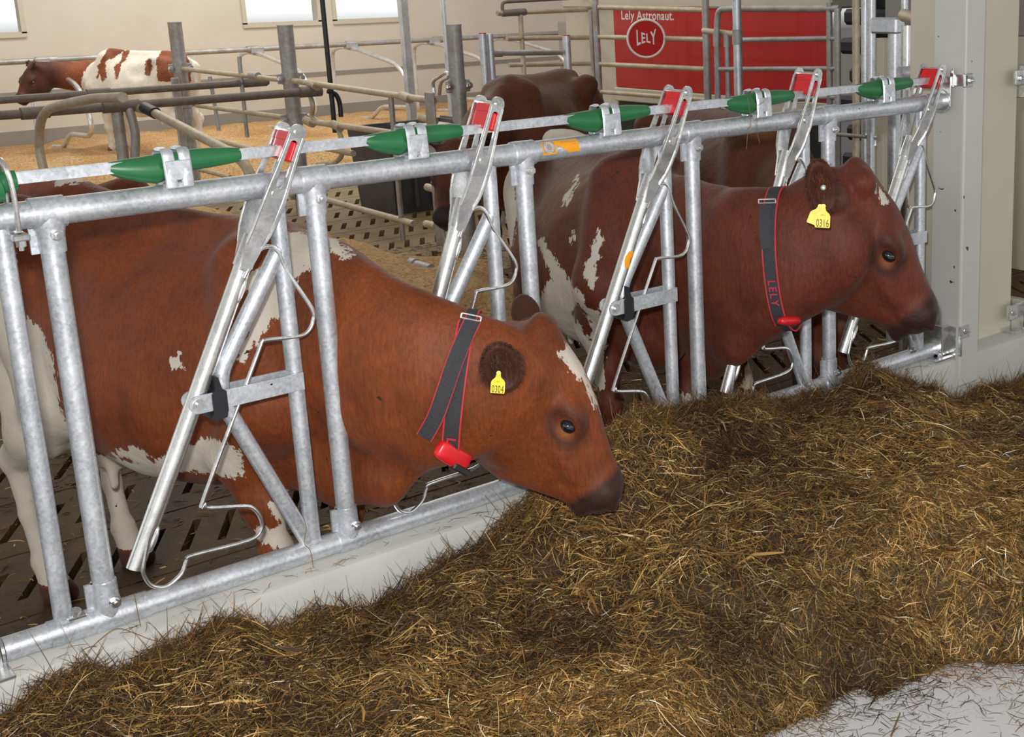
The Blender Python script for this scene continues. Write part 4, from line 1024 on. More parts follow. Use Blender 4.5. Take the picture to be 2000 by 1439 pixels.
def build_cow(name, mat, h, org, head2, s, neck, head, hn=None, legs=None, tail=None, label='', group=None, patches=(), extra=None, legwhite=0, udder=1, ears=None, darks=(), lights=(), zshift=0, muzzle_dark=1, tailwhite=True, hl=None, ear_dark=.85, rump=0):
    f = nrm((head2[0], head2[1], 0)); l = V3(-f[1], f[0], 0); u = V3(0, 0, 1); o = V3(org[0], org[1], GZ+zshift)
    A = np.array([f, l, u])
    def L(x, y, z):
        z = z+rump*min(1, max(0, -x/.5))*min(1, max(0, (z-.75)/.4)); return o+s*(x*f+y*l+z*u)
    pts = [L(-1.05, -.4, 0), L(1.0, .4, 1.5), L(-1.05, .4, 0), L(1., -.4, 0)]+[p for p, *_ in neck]+[head[0], head[1]]
    pts = np.array(pts); lo = pts.min(0)-.30; hi = pts.max(0)+.30; lo[2] = GZ-.02
    Fd = Field(lo, hi, h)
    T = [-.92, -.88, -.80, -.65, -.5, -.3, 0, .2, .4, .52, .62, .70, .76]
    top = [1.14, 1.24, 1.30, 1.35, 1.365, 1.345, 1.335, 1.345, 1.385, 1.395, 1.34, 1.22, 1.12]
    bot = [1.02, .94, .84, .72, .62, .55, .52, .53, .56, .58, .62, .70, .80]
    wid = [.05, .11, .17, .235, .27, .315, .36, .345, .275, .245, .20, .15, .08]
    Fd.loft(o, A, [t*s for t in T], [(t+rump*min(1, max(0, -x_/.5)))*s for t, x_ in zip(top, T)], [t*s for t in bot], [t*s for t in wid], .03, .42, 1.75, 2.2)
    C = lambda a, b, r0, r1, k=.05, **kw: Fd.cone(L(*a), L(*b), r0*s, r1*s, k*s, **kw)
    C((.46, 0, 1.36), (-.80, 0, 1.315), .045, .045, .07)                          # spine
    for y in (-1, 1):
        C((-.50, y*.235, 1.275), (-.44, y*.22, 1.20), .045, .06, .07)            # hook bone
        C((-.50, y*.20, 1.27), (-.84, y*.10, 1.20), .075, .06, .06)
        Fd.ell(L(-.88, y*.115, 1.155), V3(.05, .045, .06)*s, A, .05*s)           # pin bone
        Fd.ell(L(-.27, y*.315, 1.17), V3(.16, .07, .10)*s, A, .07*s, sub=True)    # flank hollow
        # shoulder blade muscles
        C((.46, y*.10, 1.29), (.60, y*.20, .92), .095, .12, .06); C((.60, y*.20, .92), (.46, y*.20, .72), .115, .085, .05)
        Fd.ell(L(.62, y*.17, .88), V3(.10, .07, .12)*s, A, .06*s)
    Fd.ell(L(.60, 0, .70), V3(.17, .12, .14)*s, A, .09*s)                        # brisket
    legs = legs or {}
    JL = {'hr': [(-.62, -.15, 1.08), (-.40, -.215, .80), (-.55, -.20, .64), (-.76, -.17, .50), (-.745, -.165, .30), (-.70, -.16, .13), (-.665, -.16, .05)],
          'fr': [(.44, -.19, .72), (.48, -.17, .56), (.50, -.16, .40), (.49, -.155, .24), (.50, -.155, .12), (.53, -.155, .05)]}
    for k in ('hr', 'hl', 'fr', 'fl'):
        base = [list(p) for p in JL[k[0]+'r']]; sg = 1 if k[1] == 'r' else -1
        P = [np.array((x, y*sg, z)) for x, y, z in base]
        if k in legs:   # legs[k] = (dx, dy) shift of the foot
            dx, dy = legs[k]; n = len(P)
            for i in range(1, n):
                w = (1-P[i][2]/P[0][2])**1.0 if P[0][2] else 0; w = min(1, max(0, 1-(P[i][2]-.05)/(P[0][2]-.05))); P[i] = P[i]+V3(dx, dy, 0)*w
        P = [L(*p) for p in P]
        if k[0] == 'h': R = [.185, .135, .092, .050, .033, .037, .042]; R2 = R
        else: R = [.095, .066, .050, .034, .038, .042]; R2 = R
        for i in range(len(P)-1): Fd.cone(P[i], P[i+1], R[i]*s, R[i+1]*s, (.05 if i < 2 else .025)*s, lat=l, sq=.78 if i < 2 else .92)
        if k[0] == 'h':
            Fd.cone(L(-.80, .12*(-sg), 1.08), P[2]-f*.07*s, .10*s, .07*s, .06*s); Fd.cone(P[2]-f*.09*s, P[3]-f*.02*s, .05*s, .036*s, .04*s)
            Fd.ell(P[3]-f*.022*s+V3(0, 0, .01), V3(.042, .040, .062)*s, A, .025*s); Fd.ell(P[5], V3(.044, .040, .040)*s, A, .02*s)
        else: Fd.ell(P[2], V3(.052, .050, .062)*s, A, .025*s); Fd.ell(P[4], V3(.044, .040, .040)*s, A, .02*s)
        hc = P[-1].copy(); hc[2] = GZ+zshift; Fd.cone(hc+V3(0, 0, .085)-f*.01, hc+f*.03*s+V3(0, 0, .02), .040*s, .062*s, .02); 
        # flat sole
        Fd.F[:, :, :max(1, int((GZ+zshift-Fd.lo[2])/h)+1)] = .3
    if udder:
        Fd.ell(L(-.46, 0, .60), V3(.20, .15, .15)*s, A, .06*s)
        for y in (-1, 1):
            for x in (-.55, -.38): Fd.cone(L(x, y*.08, .50), L(x, y*.08, .42), .022*s, .014*s, .015)
    tl = tail or [(-.88, 0, 1.27), (-.95, 0, 1.10), (-.97, .01, .80), (-.965, .02, .50)]
    tp = [L(*p) for p in tl]
    for i in range(len(tp)-1): Fd.cone(tp[i], tp[i+1], (.035-.007*i)*s, (.028-.007*i)*s, .02)
    Fd.cone(tp[-1], tp[-1]+V3(0, 0, -.22)*s, .020*s, .030*s, .03)
    # neck: ridge-to-throat cones
    for i in range(len(neck)-1):
        (p0, r0, q0), (p1, r1, q1) = neck[i], neck[i+1]
        d = nrm(np.array(p1)-np.array(p0)); lt = nrm(np.cross(V3(0, 0, 1), d)); Fd.cone(p0, p1, r0, r1, .07, lat=lt, sq=(q0+q1)/2)
    # head
    po, no, HL = np.array(head[0], float), np.array(head[1], float), head[2]
    hf = nrm(no-po)
    if hn is None: hy = nrm(np.cross(V3(0, 0, 1), hf)) 
    else: hy = nrm(np.array(hn)-hf*(np.array(hn)@hf))
    hu = nrm(np.cross(hf, hy)); HA = np.array([hf, hy, hu]); q = HL/.50
    HP = lambda a, b, lat=0: po+q*(a*hf+b*hu+lat*hy)
    Ta = [-.06, -.03, .0, .05, .15, .25, .35, .42, .46, .50, .53, .55]
    tp_ = [-.10, -.035, .0, .030, .046, .042, .026, .018, .020, .012, -.010, -.03]
    bt_ = [-.20, -.27, -.32, -.36, -.385, -.365, -.315, -.235, -.190, -.145, -.125, -.10]
    wd_ = [.03, .07, .085, .095, .105, .105, .085, .068, .066, .068, .057, .03]
    Fd.loft(po, HA, [t*q for t in Ta], [t*q for t in tp_], [t*q for t in bt_], [t*q for t in wd_], .035, .60, 2.3, 2.0)
    E_ = lambda a, b, lat, r, k=.02, **kw: Fd.ell(HP(a, b, lat), V3(*r)*q, HA, k*q, **kw)
    E_(.0, -.012, 0, (.050, .060, .034), .04)                                     # poll
    for y in (-1, 1):
        E_(.235, -.012, y*.088, (.055, .030, .030), .03)                           # brow
        E_(.18, -.22, y*.068, (.13, .048, .10), .04)                               # cheek muscle
        E_(.33, -.09, y*.075, (.09, .018, .02), .03)                               # facial crest
        E_(.262, -.034, y*.113, (.032, .016, .022), .012, sub=True)                # eye socket
        E_(.535, -.050, y*.050, (.030, .026, .013), .008, sub=True); E_(.54, -.028, y*.045, (.014, .022, .010), .015)                # nostril
        E_(.495, -.02, y*.045, (.03, .026, .024), .02)
        Fd.cone(HP(.525, -.098, y*.060), HP(.41, -.135, y*.072), .010*q, .007*q, .006, sub=True)  # mouth line
    E_(.495, -.050, 0, (.052, .070, .052), .03); E_(.495, -.125, 0, (.055, .052, .030), .015)
    # ears
    info = Cow(); info.HP = HP; info.HA = HA; info.q = q; info.A = A; info.L = L; info.ear = []
    for side, spec in (ears or {}).items():
        c, e1, e3, r = spec; c = np.array(c, float); e1 = nrm(e1); e3 = nrm(np.array(e3)-e1*(np.array(e3)@e1)); e2 = np.cross(e3, e1); EA = np.array([e1, e2, e3])
        Fd.ell(c, r, EA, .018)
        base = HP(.03, -.09, .075*side); Fd.cone(base, c-e1*r[0]*.62, .042*q, r[1]*.62, .03)
        Fd.ell(c+e3*r[2]*1.05, V3(r[0]*.80, r[1]*.74, r[2]*1.25), EA, .008, sub=True)
        info.ear.append((c, EA, r))
    if extra: extra(Fd, L, HP, A)
    V, Q = Fd.mesh()
    # keep only the largest connected surface
    root = thing(name, (float(o[0]), float(o[1]), GZ+zshift), label, 'cow', group)
    me = bpy.data.meshes.new('body'); rel = V-ORG[root.name]
    me.vertices.add(len(V)); me.vertices.foreach_set('co', rel.ravel()); me.loops.add(len(Q)*4); me.loops.foreach_set('vertex_index', Q.ravel().astype(np.int32))
    me.polygons.add(len(Q)); me.polygons.foreach_set('loop_start', np.arange(0, len(Q)*4, 4, dtype=np.int32)); me.update(); me.validate()
    me.polygons.foreach_set('use_smooth', [True]*len(me.polygons)); me.materials.append(MATS[mat])
    # coat pattern attributes
    px, dep = proj(V); loc = (V-o)@A.T/s
    white = np.full(len(V), -1.0)
    for pt in patches:
        if pt[0] == 'poly': w = poly_sd(px, pt[1])*dep/F
        elif pt[0] == 'cut': 
            white = np.minimum(white, -poly_sd(px, pt[1])*dep/F); continue
        elif pt[0] == 'ell': c, r = np.array(pt[1]), np.array(pt[2]); w = (1-np.sqrt((((loc-c)/r)**2).sum(1)))*min(r)
        elif pt[0] == 'cutell': c, r = np.array(pt[1]), np.array(pt[2]); white = np.minimum(white, -(1-np.sqrt((((loc-c)/r)**2).sum(1)))*min(r)); continue
        elif pt[0] == 'below': w = pt[1]-loc[:, 2]; w = np.where((loc[:, 0] > pt[2]) & (loc[:, 0] < pt[3]), w, -1)
        white = np.maximum(white, w)
    ha = ((V-po)@HA.T)/q
    hd = np.where((ha[:, 0] > -.08) & (ha[:, 0] < .6) & (np.abs(ha[:, 1]) < .14) & (ha[:, 2] > -.35) & (ha[:, 2] < .09), 1, 0)
    dark = np.zeros(len(V))
    if muzzle_dark:
        dark = np.maximum(dark, hd*np.clip((ha[:, 0]+.2*ha[:, 2]-.440)/.025, 0, 1)*muzzle_dark)
        dark = np.maximum(dark, hd*np.clip(1-np.abs(np.hypot((ha[:, 0]-.262)*.8, ha[:, 2]+.036)-.043)/.026, 0, 1)*.75*(np.abs(ha[:, 1]) > .06))
    for c, EA, r in info.ear:
        e = (V-c)@EA.T; rr_ = np.sqrt((e[:, 0]/r[0])**2+(e[:, 1]/r[1])**2); ins = np.clip((1.08-rr_)/.16, 0, 1)*(np.abs(e[:, 2]) < r[2]*1.3)
        dark = np.maximum(dark, ins*ear_dark)
    dark = np.maximum(dark, np.clip((.075-loc[:, 2])/.02, 0, 1)*.85); white = np.where(loc[:, 2] < .07, -1, white)
    for c, r, a in darks: dark = np.maximum(dark, a*np.clip((1-np.sqrt((((V-np.array(c))/np.array(r))**2).sum(1)))*2, 0, 1))
    light = np.zeros(len(V))
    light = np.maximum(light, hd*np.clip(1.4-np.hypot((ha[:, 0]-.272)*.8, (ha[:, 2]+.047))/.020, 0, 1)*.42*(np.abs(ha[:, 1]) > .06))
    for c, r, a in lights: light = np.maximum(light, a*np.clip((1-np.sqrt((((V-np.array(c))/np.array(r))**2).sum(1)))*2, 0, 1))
    for nm, arr in (('white', white), ('dark', dark), ('light', light)):
        at = me.attributes.new(nm, 'FLOAT', 'POINT'); at.data.foreach_set('value', arr.astype(np.float32))
    b = bpy.data.objects.new('body', me); COL.objects.link(b); b.parent = root; ORG[b.name] = ORG[root.name]
    info.root = root; info.bvh = BVHTree.FromPolygons([tuple(v) for v in V], [tuple(map(int, q_)) for q_ in Q]); info.V = V
    # eyes
    for y in (-1, 1):
        mb = MB(); mb.ball(HP(.260, -.033, y*.0935), V3(.024, .020, .019)*q, 22, 14, [HA[0]*.9+HA[2]*.43, HA[1], HA[2]*.9-HA[0]*.43]); obj('eye', mb, 'eye_ball', root)
    return info
def hit(info, p):
    d = nrm(ray(p)); r = info.bvh.ray_cast(Vector(CAM), Vector(d)); return (np.array(r[0]), np.array(r[1])) if r[0] else (None, None)
def strap(info, name, c, n, upv, w, off, mat, parent, a0=0, a1=360, rmax=.5, lab=None, edge=True, N_=72, skew=0):
    # band around the neck in the plane through c with normal n
    n = nrm(n); u = nrm(np.array(upv)-n*(np.array(upv)@n)); v = np.cross(n, u); P = []
    for k in range(N_+1):
        a = math.radians(a0+(a1-a0)*k/N_); d = u*math.cos(a)+v*math.sin(a)
        r = info.bvh.ray_cast(Vector(c+d*rmax), Vector(-d), rmax); R = rmax-r[3] if r[0] else .15
        P.append(R)
    P = np.array(P); K = 7; ker = np.hanning(K+2)[1:-1]; ker /= ker.sum(); full = abs(a1-a0) > 359
    P = np.convolve(np.pad(P[:-1], (K//2, K//2), 'wrap'), ker, 'valid') if full else np.convolve(np.pad(P, K//2, 'edge'), ker, 'valid')
    if full: P = np.append(P, P[0])
    def band(o0, o1, w0, w1, nm, mt, lb=None):
        mb = MB(); V = []
        for k in range(N_+1):
            a = math.radians(a0+(a1-a0)*k/N_); d = u*math.cos(a)+v*math.sin(a)
            sk = n*skew*math.cos(a)
            for oo, ww in ((o0, w0), (o1, w0), (o1, w1), (o0, w1)): V.append(c+sk+d*(P[k]+oo)+n*ww)
        Fc = [(4*k+j, 4*k+(j+1) % 4, 4*k+4+(j+1) % 4, 4*k+4+j) for k in range(N_) for j in range(4)]
        if not full: Fc += [(0, 1, 2, 3), (4*N_+3, 4*N_+2, 4*N_+1, 4*N_)]
        mb.add(V, Fc); return tag(obj(nm, mb, mt, parent, angle=50), lb)
    st = band(off, off+.004, -w/2, w/2, name, mat, lab)
    if edge:
        for s_ in (-1, 1): mbn = band(off-.0005, off+.005, s_*w/2-.0022, s_*w/2+.0022, 'edge_binding', 'web_red') ; mbn.parent = st
    return st, P, u, v
def eartag(info, p, size, ang, num, lab, back=0):
    c, nn = hit(info, p)
    if c is None: c = aty(p, -.2)
    t = nrm(CAM-c); rt = CM[0]; dn = CM[1]
    ax = nrm(rt*math.cos(ang)+dn*math.sin(ang)); ay = -nrm(-rt*math.sin(ang)+dn*math.cos(ang)); nz = np.cross(ax, ay)
    c = c+t*(.020 if num else .009)
    S = size
    out = [(-.5, -.62), (-.46, -.70), (.46, -.70), (.5, -.62), (.5, .05), (.42, .22), (.20, .42), (.15, .62), (.17, .74), (.10, .86), (-.10, .86), (-.17, .74), (-.15, .62), (-.20, .42), (-.42, .22), (-.5, .05)]
    out = [(a*S, b*S-.74*S) for a, b in out]
    mb = MB(); mb.plate(out, [], .0016, lambda x, y, w: c+ax*x+ay*y+nz*w)
    tg = tag(obj('ear_tag', mb, 'yellow_plastic', info.root, smooth=False), lab)
    mb = MB(); mb.tube([c-t*.004, c+t*.006], S*.13, 16); b = obj('tag_button', mb, 'yellow_plastic', tg)
    if num:
        text_mesh(num, S*.50, c+ax*0+ay*(-1.17*S)+nz*.0012, ax, ay, 'tag_number', 'ink_black', tg, .0002, warp=lambda v: np.stack([v[:, 0]*.80, v[:, 1]*1.45, v[:, 2]], 1))
        text_mesh('NO 5', S*.11, c+ay*(-.62*S)+nz*.0012, ax, ay, 'tag_code', 'ink_black', tg, .0002)
    return tg
def P_(px_, y): return aty(px_, y)
FW = lambda info, p: hit(info, p)
# ---- cow with tag 0304
fw1 = nrm((.218, -.976, 0))
poll1 = aty((1068, 640), -.27); nose1 = aty((1226, 985), -.42)
tocam = lambda p: nrm(CAM-np.array(p))
def headside(p, deg):
    aw = nrm((np.array(p)-CAM)*V3(1, 1, 0)); rt = V3(aw[1], -aw[0], 0); a = math.radians(deg); return aw*math.cos(a)+rt*math.sin(a)
c1neck = [(V3(.70, .46, .87), .29, .70), (V3(.750, .22, .875), .300, .46), (V3(.790, .03, .835), .262, .40), (aty((830, 745), -.12), .235, .44), (aty((905, 750), -.19), .190, .52), (aty((965, 750), -.24), .165, .60)]
earc = aty((977, 712), -.43)
e1a = nrm(aty((962, 660), -.46)-aty((995, 765), -.40))
ears1 = {-1: (earc, e1a, tocam(earc)+V3(.1,0,-.1), (.084, .054, .028)), 1: (aty((1028, 615), -.08), nrm(aty((1022, 580), -.02)-aty((1045, 650), -.12)), V3(.3, .6, .2), (.08, .046, .02))}
def chest1(Fd, L, HP, A):
    lt = V3(.95, .31, 0)
    Fd.cone(aty((665, 900), .18), aty((742, 925), -.0), .15, .085, .05, lat=lt, sq=.6)     # dewlap
    Fd.cone(aty((742, 925), -.0), aty((820, 872), -.10), .085, .045, .05, lat=lt, sq=.6)
    Fd.cone(aty((690, 800), .02), aty((800, 850), -.10), .050, .028, .07)
cow1 = build_cow('cow', 'coat_red', .008, (.562, .875), (.31, -.95), .97, c1neck, (poll1, nose1, .52), hn=headside(poll1, 12), ears=ears1, extra=chest1, rump=.12,
    legs={'hr': (.06, -.06), 'hl': (.05, -.06), 'fr': (.06, -.01), 'fl': (-.02, .02)},
    label='reddish-brown cow with ear tag 0304, head lowered to the silage in front', patches=[
        ('poly', [(556, 452), (640, 455), (690, 498), (668, 506), (632, 478), (612, 520), (575, 548), (556, 600), (470, 712), (462, 700), (505, 590), (468, 560), (480, 535), (520, 520), (545, 505)]),
        ('poly', [(225, 880), (240, 880), (270, 868), (300, 905), (335, 875), (400, 855), (428, 862), (470, 880), (480, 930), (400, 925), (300, 915), (215, 885)]),
        ('poly', [(330, 700), (355, 690), (352, 706), (362, 722), (345, 712), (338, 722)]),
        ('poly', [(525, 985), (535, 1010), (548, 1020), (540, 1035), (500, 1028), (500, 1050), (525, 1065), (600, 1075), (600, 1010), (560, 960)]),
        ('poly', [(-60, 520), (25, 470), (34, 540), (50, 620), (80, 640), (100, 700), (118, 790), (150, 880), (250, 900), (330, 900), (330, 1300), (-200, 1300), (-200, 600)]),
        ('poly', [(1110, 650), (1120, 668), (1150, 740), (1180, 812), (1160, 790), (1138, 748), (1103, 712), (1095, 690), (1107, 680)]),
        ('poly', [(1219, 925), (1250, 940), (1250, 995), (1222, 985), (1224, 955)]), ('poly', [(108, 362), (112, 346), (150, 342), (172, 350), (150, 358)]),
    ])
# ---- cow with tag 0316
poll2 = aty((1682, 332), -.38); nose2 = aty((1836, 622), -.56)
c2neck = [(V3(2.27, .62, .90), .30, .62), (V3(2.21, .28, .88), .285, .42), (V3(2.185, .02, .90), .26, .36), (aty((1480, 515), -.10), .235, .38), (aty((1535, 500), -.19), .21, .48), (aty((1600, 480), -.31), .185, .62)]
eark = aty((1603, 362), -.50)
ears2 = {-1: (eark, nrm(aty((1592, 300), -.50)-aty((1616, 430), -.47)), tocam(eark)+V3(.25, 0, 0), (.098, .052, .028))}
def poll_bump(Fd, L, HP, A):
    Fd.ell(aty((1686, 356), -.43), (.044, .044, .046), np.eye(3), .03)
    lt = V3(1, 0, 0); Fd.cone(aty((1385, 680), .20), aty((1425, 660), .02), .12, .09, .05, lat=lt, sq=.5)
    Fd.cone(aty((1425, 660), .02), aty((1520, 600), -.15), .09, .05, .05, lat=lt, sq=.6)
    Fd.cone(HP(.46, -.140), HP(.535, -.150), .030*HPq, .021*HPq, .02)
HPq = 1.1
cow2 = build_cow('cow', 'coat_maroon', .009, (2.42, 1.10), (-.33, -.944), 1.0, c2neck, (poll2, nose2, .55), hn=headside(poll2, 6), ears=ears2, extra=poll_bump, ear_dark=.5,
    legs={'fr': (.0, -.02)}, label='dark maroon cow with ear tag 0316, head raised over the fence by the grey column', patches=[
        ('poly', [(980, 300), (1005, 360), (1012, 420), (1000, 480), (985, 500), (940, 520), (940, 300)]),
        ('poly', [(1048, 470), (1062, 462), (1080, 500), (1110, 540), (1118, 560), (1140, 575), (1145, 600), (1170, 605), (1185, 660), (1180, 760), (1060, 700), (1040, 620), (1050, 600), (1065, 560), (1078, 545)]),
        ('cut', [(1115, 610), (1128, 592), (1145, 612), (1155, 640), (1150, 665), (1135, 640)]),
        ('poly', [(1140, 530), (1155, 480), (1172, 448), (1178, 470), (1165, 520), (1160, 565), (1148, 560)]),
        ('poly', [(1128, 338), (1132, 350), (1118, 375), (1110, 400), (1098, 402), (1100, 385), (1118, 365)]),
        ('poly', [(1118, 452), (1126, 462), (1116, 475), (1112, 468)]),
        ('poly', [(1010, 262), (1075, 222), (1130, 232), (1170, 262), (1120, 285), (1050, 300), (1060, 275), (1035, 262)]),
        ('poly', [(1325, 770), (1345, 772), (1400, 760), (1425, 735), (1440, 745), (1400, 810), (1320, 830)]),
        ('below', .34, -.9, -.4),
        ('poly', [(1717, 362), (1735, 392), (1728, 400), (1712, 375)]),
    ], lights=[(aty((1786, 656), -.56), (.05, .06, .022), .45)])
# ---- brown cow standing behind, head lowered to the left
hc3 = nrm((-.80, -.60, 0)); hips3 = V3(4.62, 4.62, 1.2)
o3 = hips3+hc3*.5; po3 = V3(3.17, 3.66, .96); no3 = V3(2.92, 3.42, .52)
w3 = o3+hc3*.5
cow3 = build_cow('cow', 'coat_brown', .016, (o3[0], o3[1]), (hc3[0], hc3[1]), 1.03, [(V3(w3[0], w3[1], .95), .30, .7), (V3(w3[0]-.22, w3[1]-.10, .95), .22, .62), (po3+V3(.06, .06, -.12), .14, .7)], (po3, no3, .5),
    ears={-1: (po3+V3(-.10, .10, .02), (-.6, .5, .45), (.3, -.6, .3), (.10, .05, .02)), 1: (po3+V3(.14, -.10, 0), (.6, -.5, .1), (.3, .6, .3), (.10, .05, .02))},
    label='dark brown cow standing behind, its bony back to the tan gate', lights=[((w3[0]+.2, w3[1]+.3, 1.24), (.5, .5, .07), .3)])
# ---- brown cow beside the column, neck down behind the last headlock
cow4 = build_cow('cow', 'coat_brown', .016, (3.60, 1.66), (-.28, -.96), 1.0, [(V3(3.38, .95, .84), .28, .7), (V3(3.16, .62, .66), .21, .62), (V3(3.13, .45, .42), .13, .7)], (V3(3.12, .50, .50), V3(3.06, .34, .07), .48),
    ears={-1: (V3(2.98, .50, .42), (-.8, .2, -.1), (-.2, -.7, .3), (.09, .045, .02)), 1: (V3(3.26, .52, .42), (.8, .2, -.1), (.2, -.7, .3), (.09, .045, .02))},
    label='dark brown cow behind cow 0316, its neck lowered behind the last neck bar', patches=[('poly', [(1455, 640), (1485, 640), (1478, 720), (1470, 760), (1478, 800), (1440, 800), (1450, 740), (1462, 700)]), ('poly', [(1400, 760), (1425, 755), (1430, 800), (1395, 800)])],
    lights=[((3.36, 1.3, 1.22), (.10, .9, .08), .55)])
# ---- pied cow by the back wall
hp5 = nrm((-.42, .91, 0)); o5 = V3(4.30, 12.80, 0)
po5 = V3(3.34, 13.45, 1.10); no5 = V3(3.08, 13.30, .72)
cow5 = build_cow('cow', 'coat_pale', .018, (o5[0], o5[1]), (hp5[0], hp5[1]), .90, [(o5+hp5*.52+V3(0, 0, .82), .27, .7), (o5+hp5*.80+V3(-.03, -.06, .90), .19, .62), (po5+V3(.10, .02, -.12), .14, .7)], (po5, no5, .46), zshift=.12,
    ears={1: (po5+V3(-.03, -.13, .0), (-.1, -.9, .25), (-.3, -.2, .2), (.10, .055, .02)), -1: (po5+V3(-.02, .14, 0), (0, .9, .1), (-.7, -.2, .2), (.09, .05, .02))},
    label='white and red pied cow standing on the sawdust by the back wall', udder=1, patches=[
        ('ell', (-.2, 0, .8), (1.05, .9, .95)),
        ('cut', [(188, 155), (196, 120), (212, 92), (250, 78), (278, 76), (262, 88), (240, 100), (225, 112), (205, 120), (198, 140)]),
        ('cut', [(240, 100), (255, 95), (246, 118), (235, 125)]), ('cut', [(190, 128), (206, 118), (208, 150), (200, 162)]), ('cut', [(222, 130), (238, 118), (232, 150), (226, 156)]),
        ('cut', [(284, 118), (294, 114), (298, 130), (292, 150), (283, 146)]),
        ('cut', [(305, 118), (315, 98), (340, 95), (362, 100), (374, 130), (372, 168), (330, 160), (308, 158)]),
    ], lights=[], tailwhite=False, darks=[(po5+V3(-.02,0,-.15), (.42, .5, .50), .85)])
for v_ in ():
    pass
# ---------------------------------------------------------------- collars and tags
def collar_axis(a, b, y):
    return None
# collar of cow 0304: strap from behind the poll down to the throat
Ct, Cb = aty((922, 614), -.19), aty((884, 872), -.21)
cc = (aty((905, 745), -.19)); n1 = nrm(c1neck[5][0]-c1neck[3][0]); up1 = nrm(Ct-Cb); n1 = nrm(n1-up1*(n1@up1))
col = thing('neck_collar', tuple(cc), None, None); 
for k_ in ('label', 'category'):
    if k_ in col: del col[k_]
col.parent = cow1.root; col.location = Vector(cc)-Vector(ORG[cow1.root.name])
st, R1_, u1, v1 = strap(cow1, 'collar', cc, n1, up1, .045, .002, 'web_black', cow1.root, rmax=.42)
bpy.data.objects.remove(col)
# loose tail of the strap hanging over the neck side
pts = []
for p in ((925, 622), (905, 665), (885, 715), (868, 765), (850, 815), (828, 855)):
    c_, n_ = hit(cow1, p); c_ = c_ if c_ is not None else aty(p, -.15); pts.append(c_+tocam(c_)*.014)
pp = catmull(pts, 4); mb = MB(); V = []
for k in range(len(pp)):
    d = nrm(pp[min(k+1, len(pp)-1)]-pp[max(k-1, 0)]); w = nrm(np.cross(d, tocam(pp[k])))
    for a_, b_ in ((-.0215, 0), (.0215, 0), (.0215, .004), (-.0215, .004)): V.append(pp[k]+w*a_+tocam(pp[k])*b_)
n = len(pp); mb.add(V, [(4*k+j, 4*k+(j+1) % 4, 4*k+4+(j+1) % 4, 4*k+4+j) for k in range(n-1) for j in range(4)]+[(0, 1, 2, 3), (4*n-1, 4*n-2, 4*n-3, 4*n-4)])
tl_ = obj('strap_tail', mb, 'web_black', st, angle=50)
for s_ in (-1, 1):
    mb = MB(); mb.tube([pp[k]+nrm(np.cross(nrm(pp[min(k+1, n-1)]-pp[max(k-1, 0)]), tocam(pp[k])))*.0215*s_+tocam(pp[k])*.002 for k in range(n)], .0022, 6); obj('edge_binding', mb, 'web_red', st)
def buckle(info, p0, p1, parent, w=.0026):
    a, _ = hit(info, p0); b, _ = hit(info, p1)
    a = a if a is not None else aty(p0, -.1); b = b if b is not None else aty(p1, -.1)
    t = tocam((a+b)/2); up = nrm(np.cross(b-a, t)); up = up if up[2] > 0 else -up; mb = MB()
    a = a+t*.016; b = b+t*.016
    mb.tube(fillet([a, b, b+up*.013, a+up*.013, a], .004, 3), w, 8); mb.tube([a, b], w*1.1, 8); obj('buckle', mb, 'cast_zinc', parent)
buckle(cow1, (900, 620), (938, 628), st)
def pod(info, p, y, ax_px, r, parent):
    c, _ = hit(info, p); c = aty(p, y) if c is None else c+tocam(c)*.012
    a = aty((p[0]+ax_px[0], p[1]+ax_px[1]), c[1])-c; a = nrm(a); t = tocam(c); b = nrm(np.cross(t, a)); t2 = np.cross(a, b)
    mb = MB(); mb.obox(c, a, b, t2, r, .012); po_ = tag(obj('transponder', mb, 'red_plastic', parent, angle=60), 'red plastic transponder')
    mod = po_.modifiers.new('round', 'SUBSURF'); mod.levels = mod.render_levels = 2
    return c, a, b, t2
c_, a_, b_, t_ = pod(cow1, (884, 889), -.17, (40, 22), (.060, .031, .022), st)
mb = MB(); mb.obox(c_-V3(0, 0, .030)+a_*.02, a_, b_, t_, (.030, .010, .022), .004); obj('transponder_base', mb, 'black_plastic', st, angle=30)
# collar of cow 0316
cc2 = aty((1522, 500), -.21); up2 = nrm(aty((1505, 375), -.20)-aty((1540, 625), -.22)); n2 = nrm(c2neck[5][0]-c2neck[3][0]); n2 = nrm(n2-up2*(n2@up2))
st2, R2_, u2, v2 = strap(cow2, 'collar', cc2, n2, up2, .048, .005, 'web_black', cow2.root, rmax=.5)
buckle(cow2, (1482, 397), (1515, 396), st2)
pts = []
for p in ((1496, 400), (1494, 430), (1496, 460), (1500, 485)):
    q_, _ = hit(cow2, p); q_ = aty(p, -.2) if q_ is None else q_; pts.append(q_+tocam(q_)*.012)
pp = catmull(pts, 4); mb = MB(); V = []
for k in range(len(pp)):
    d = nrm(pp[min(k+1, len(pp)-1)]-pp[max(k-1, 0)]); w = nrm(np.cross(d, tocam(pp[k])))
    for aa, bb in ((-.022, 0), (.022, 0), (.022, .004), (-.022, .004)): V.append(pp[k]+w*aa+tocam(pp[k])*bb)
n = len(pp); mb.add(V, [(4*k+j, 4*k+(j+1) % 4, 4*k+4+(j+1) % 4, 4*k+4+j) for k in range(n-1) for j in range(4)]+[(0, 1, 2, 3), (4*n-1, 4*n-2, 4*n-3, 4*n-4)]); obj('strap_tail', mb, 'web_black', st2, angle=50)
c_, a_, b_, t_ = pod(cow2, (1541, 626), -.2, (40, -2), (.050, .018, .022), st2)
mb = MB(); mb.obox(c_+a_*.055+V3(0, .02, .02), a_, b_, t_, (.016, .035, .016), .006); obj('transponder_base', mb, 'black_plastic', st2, angle=30)
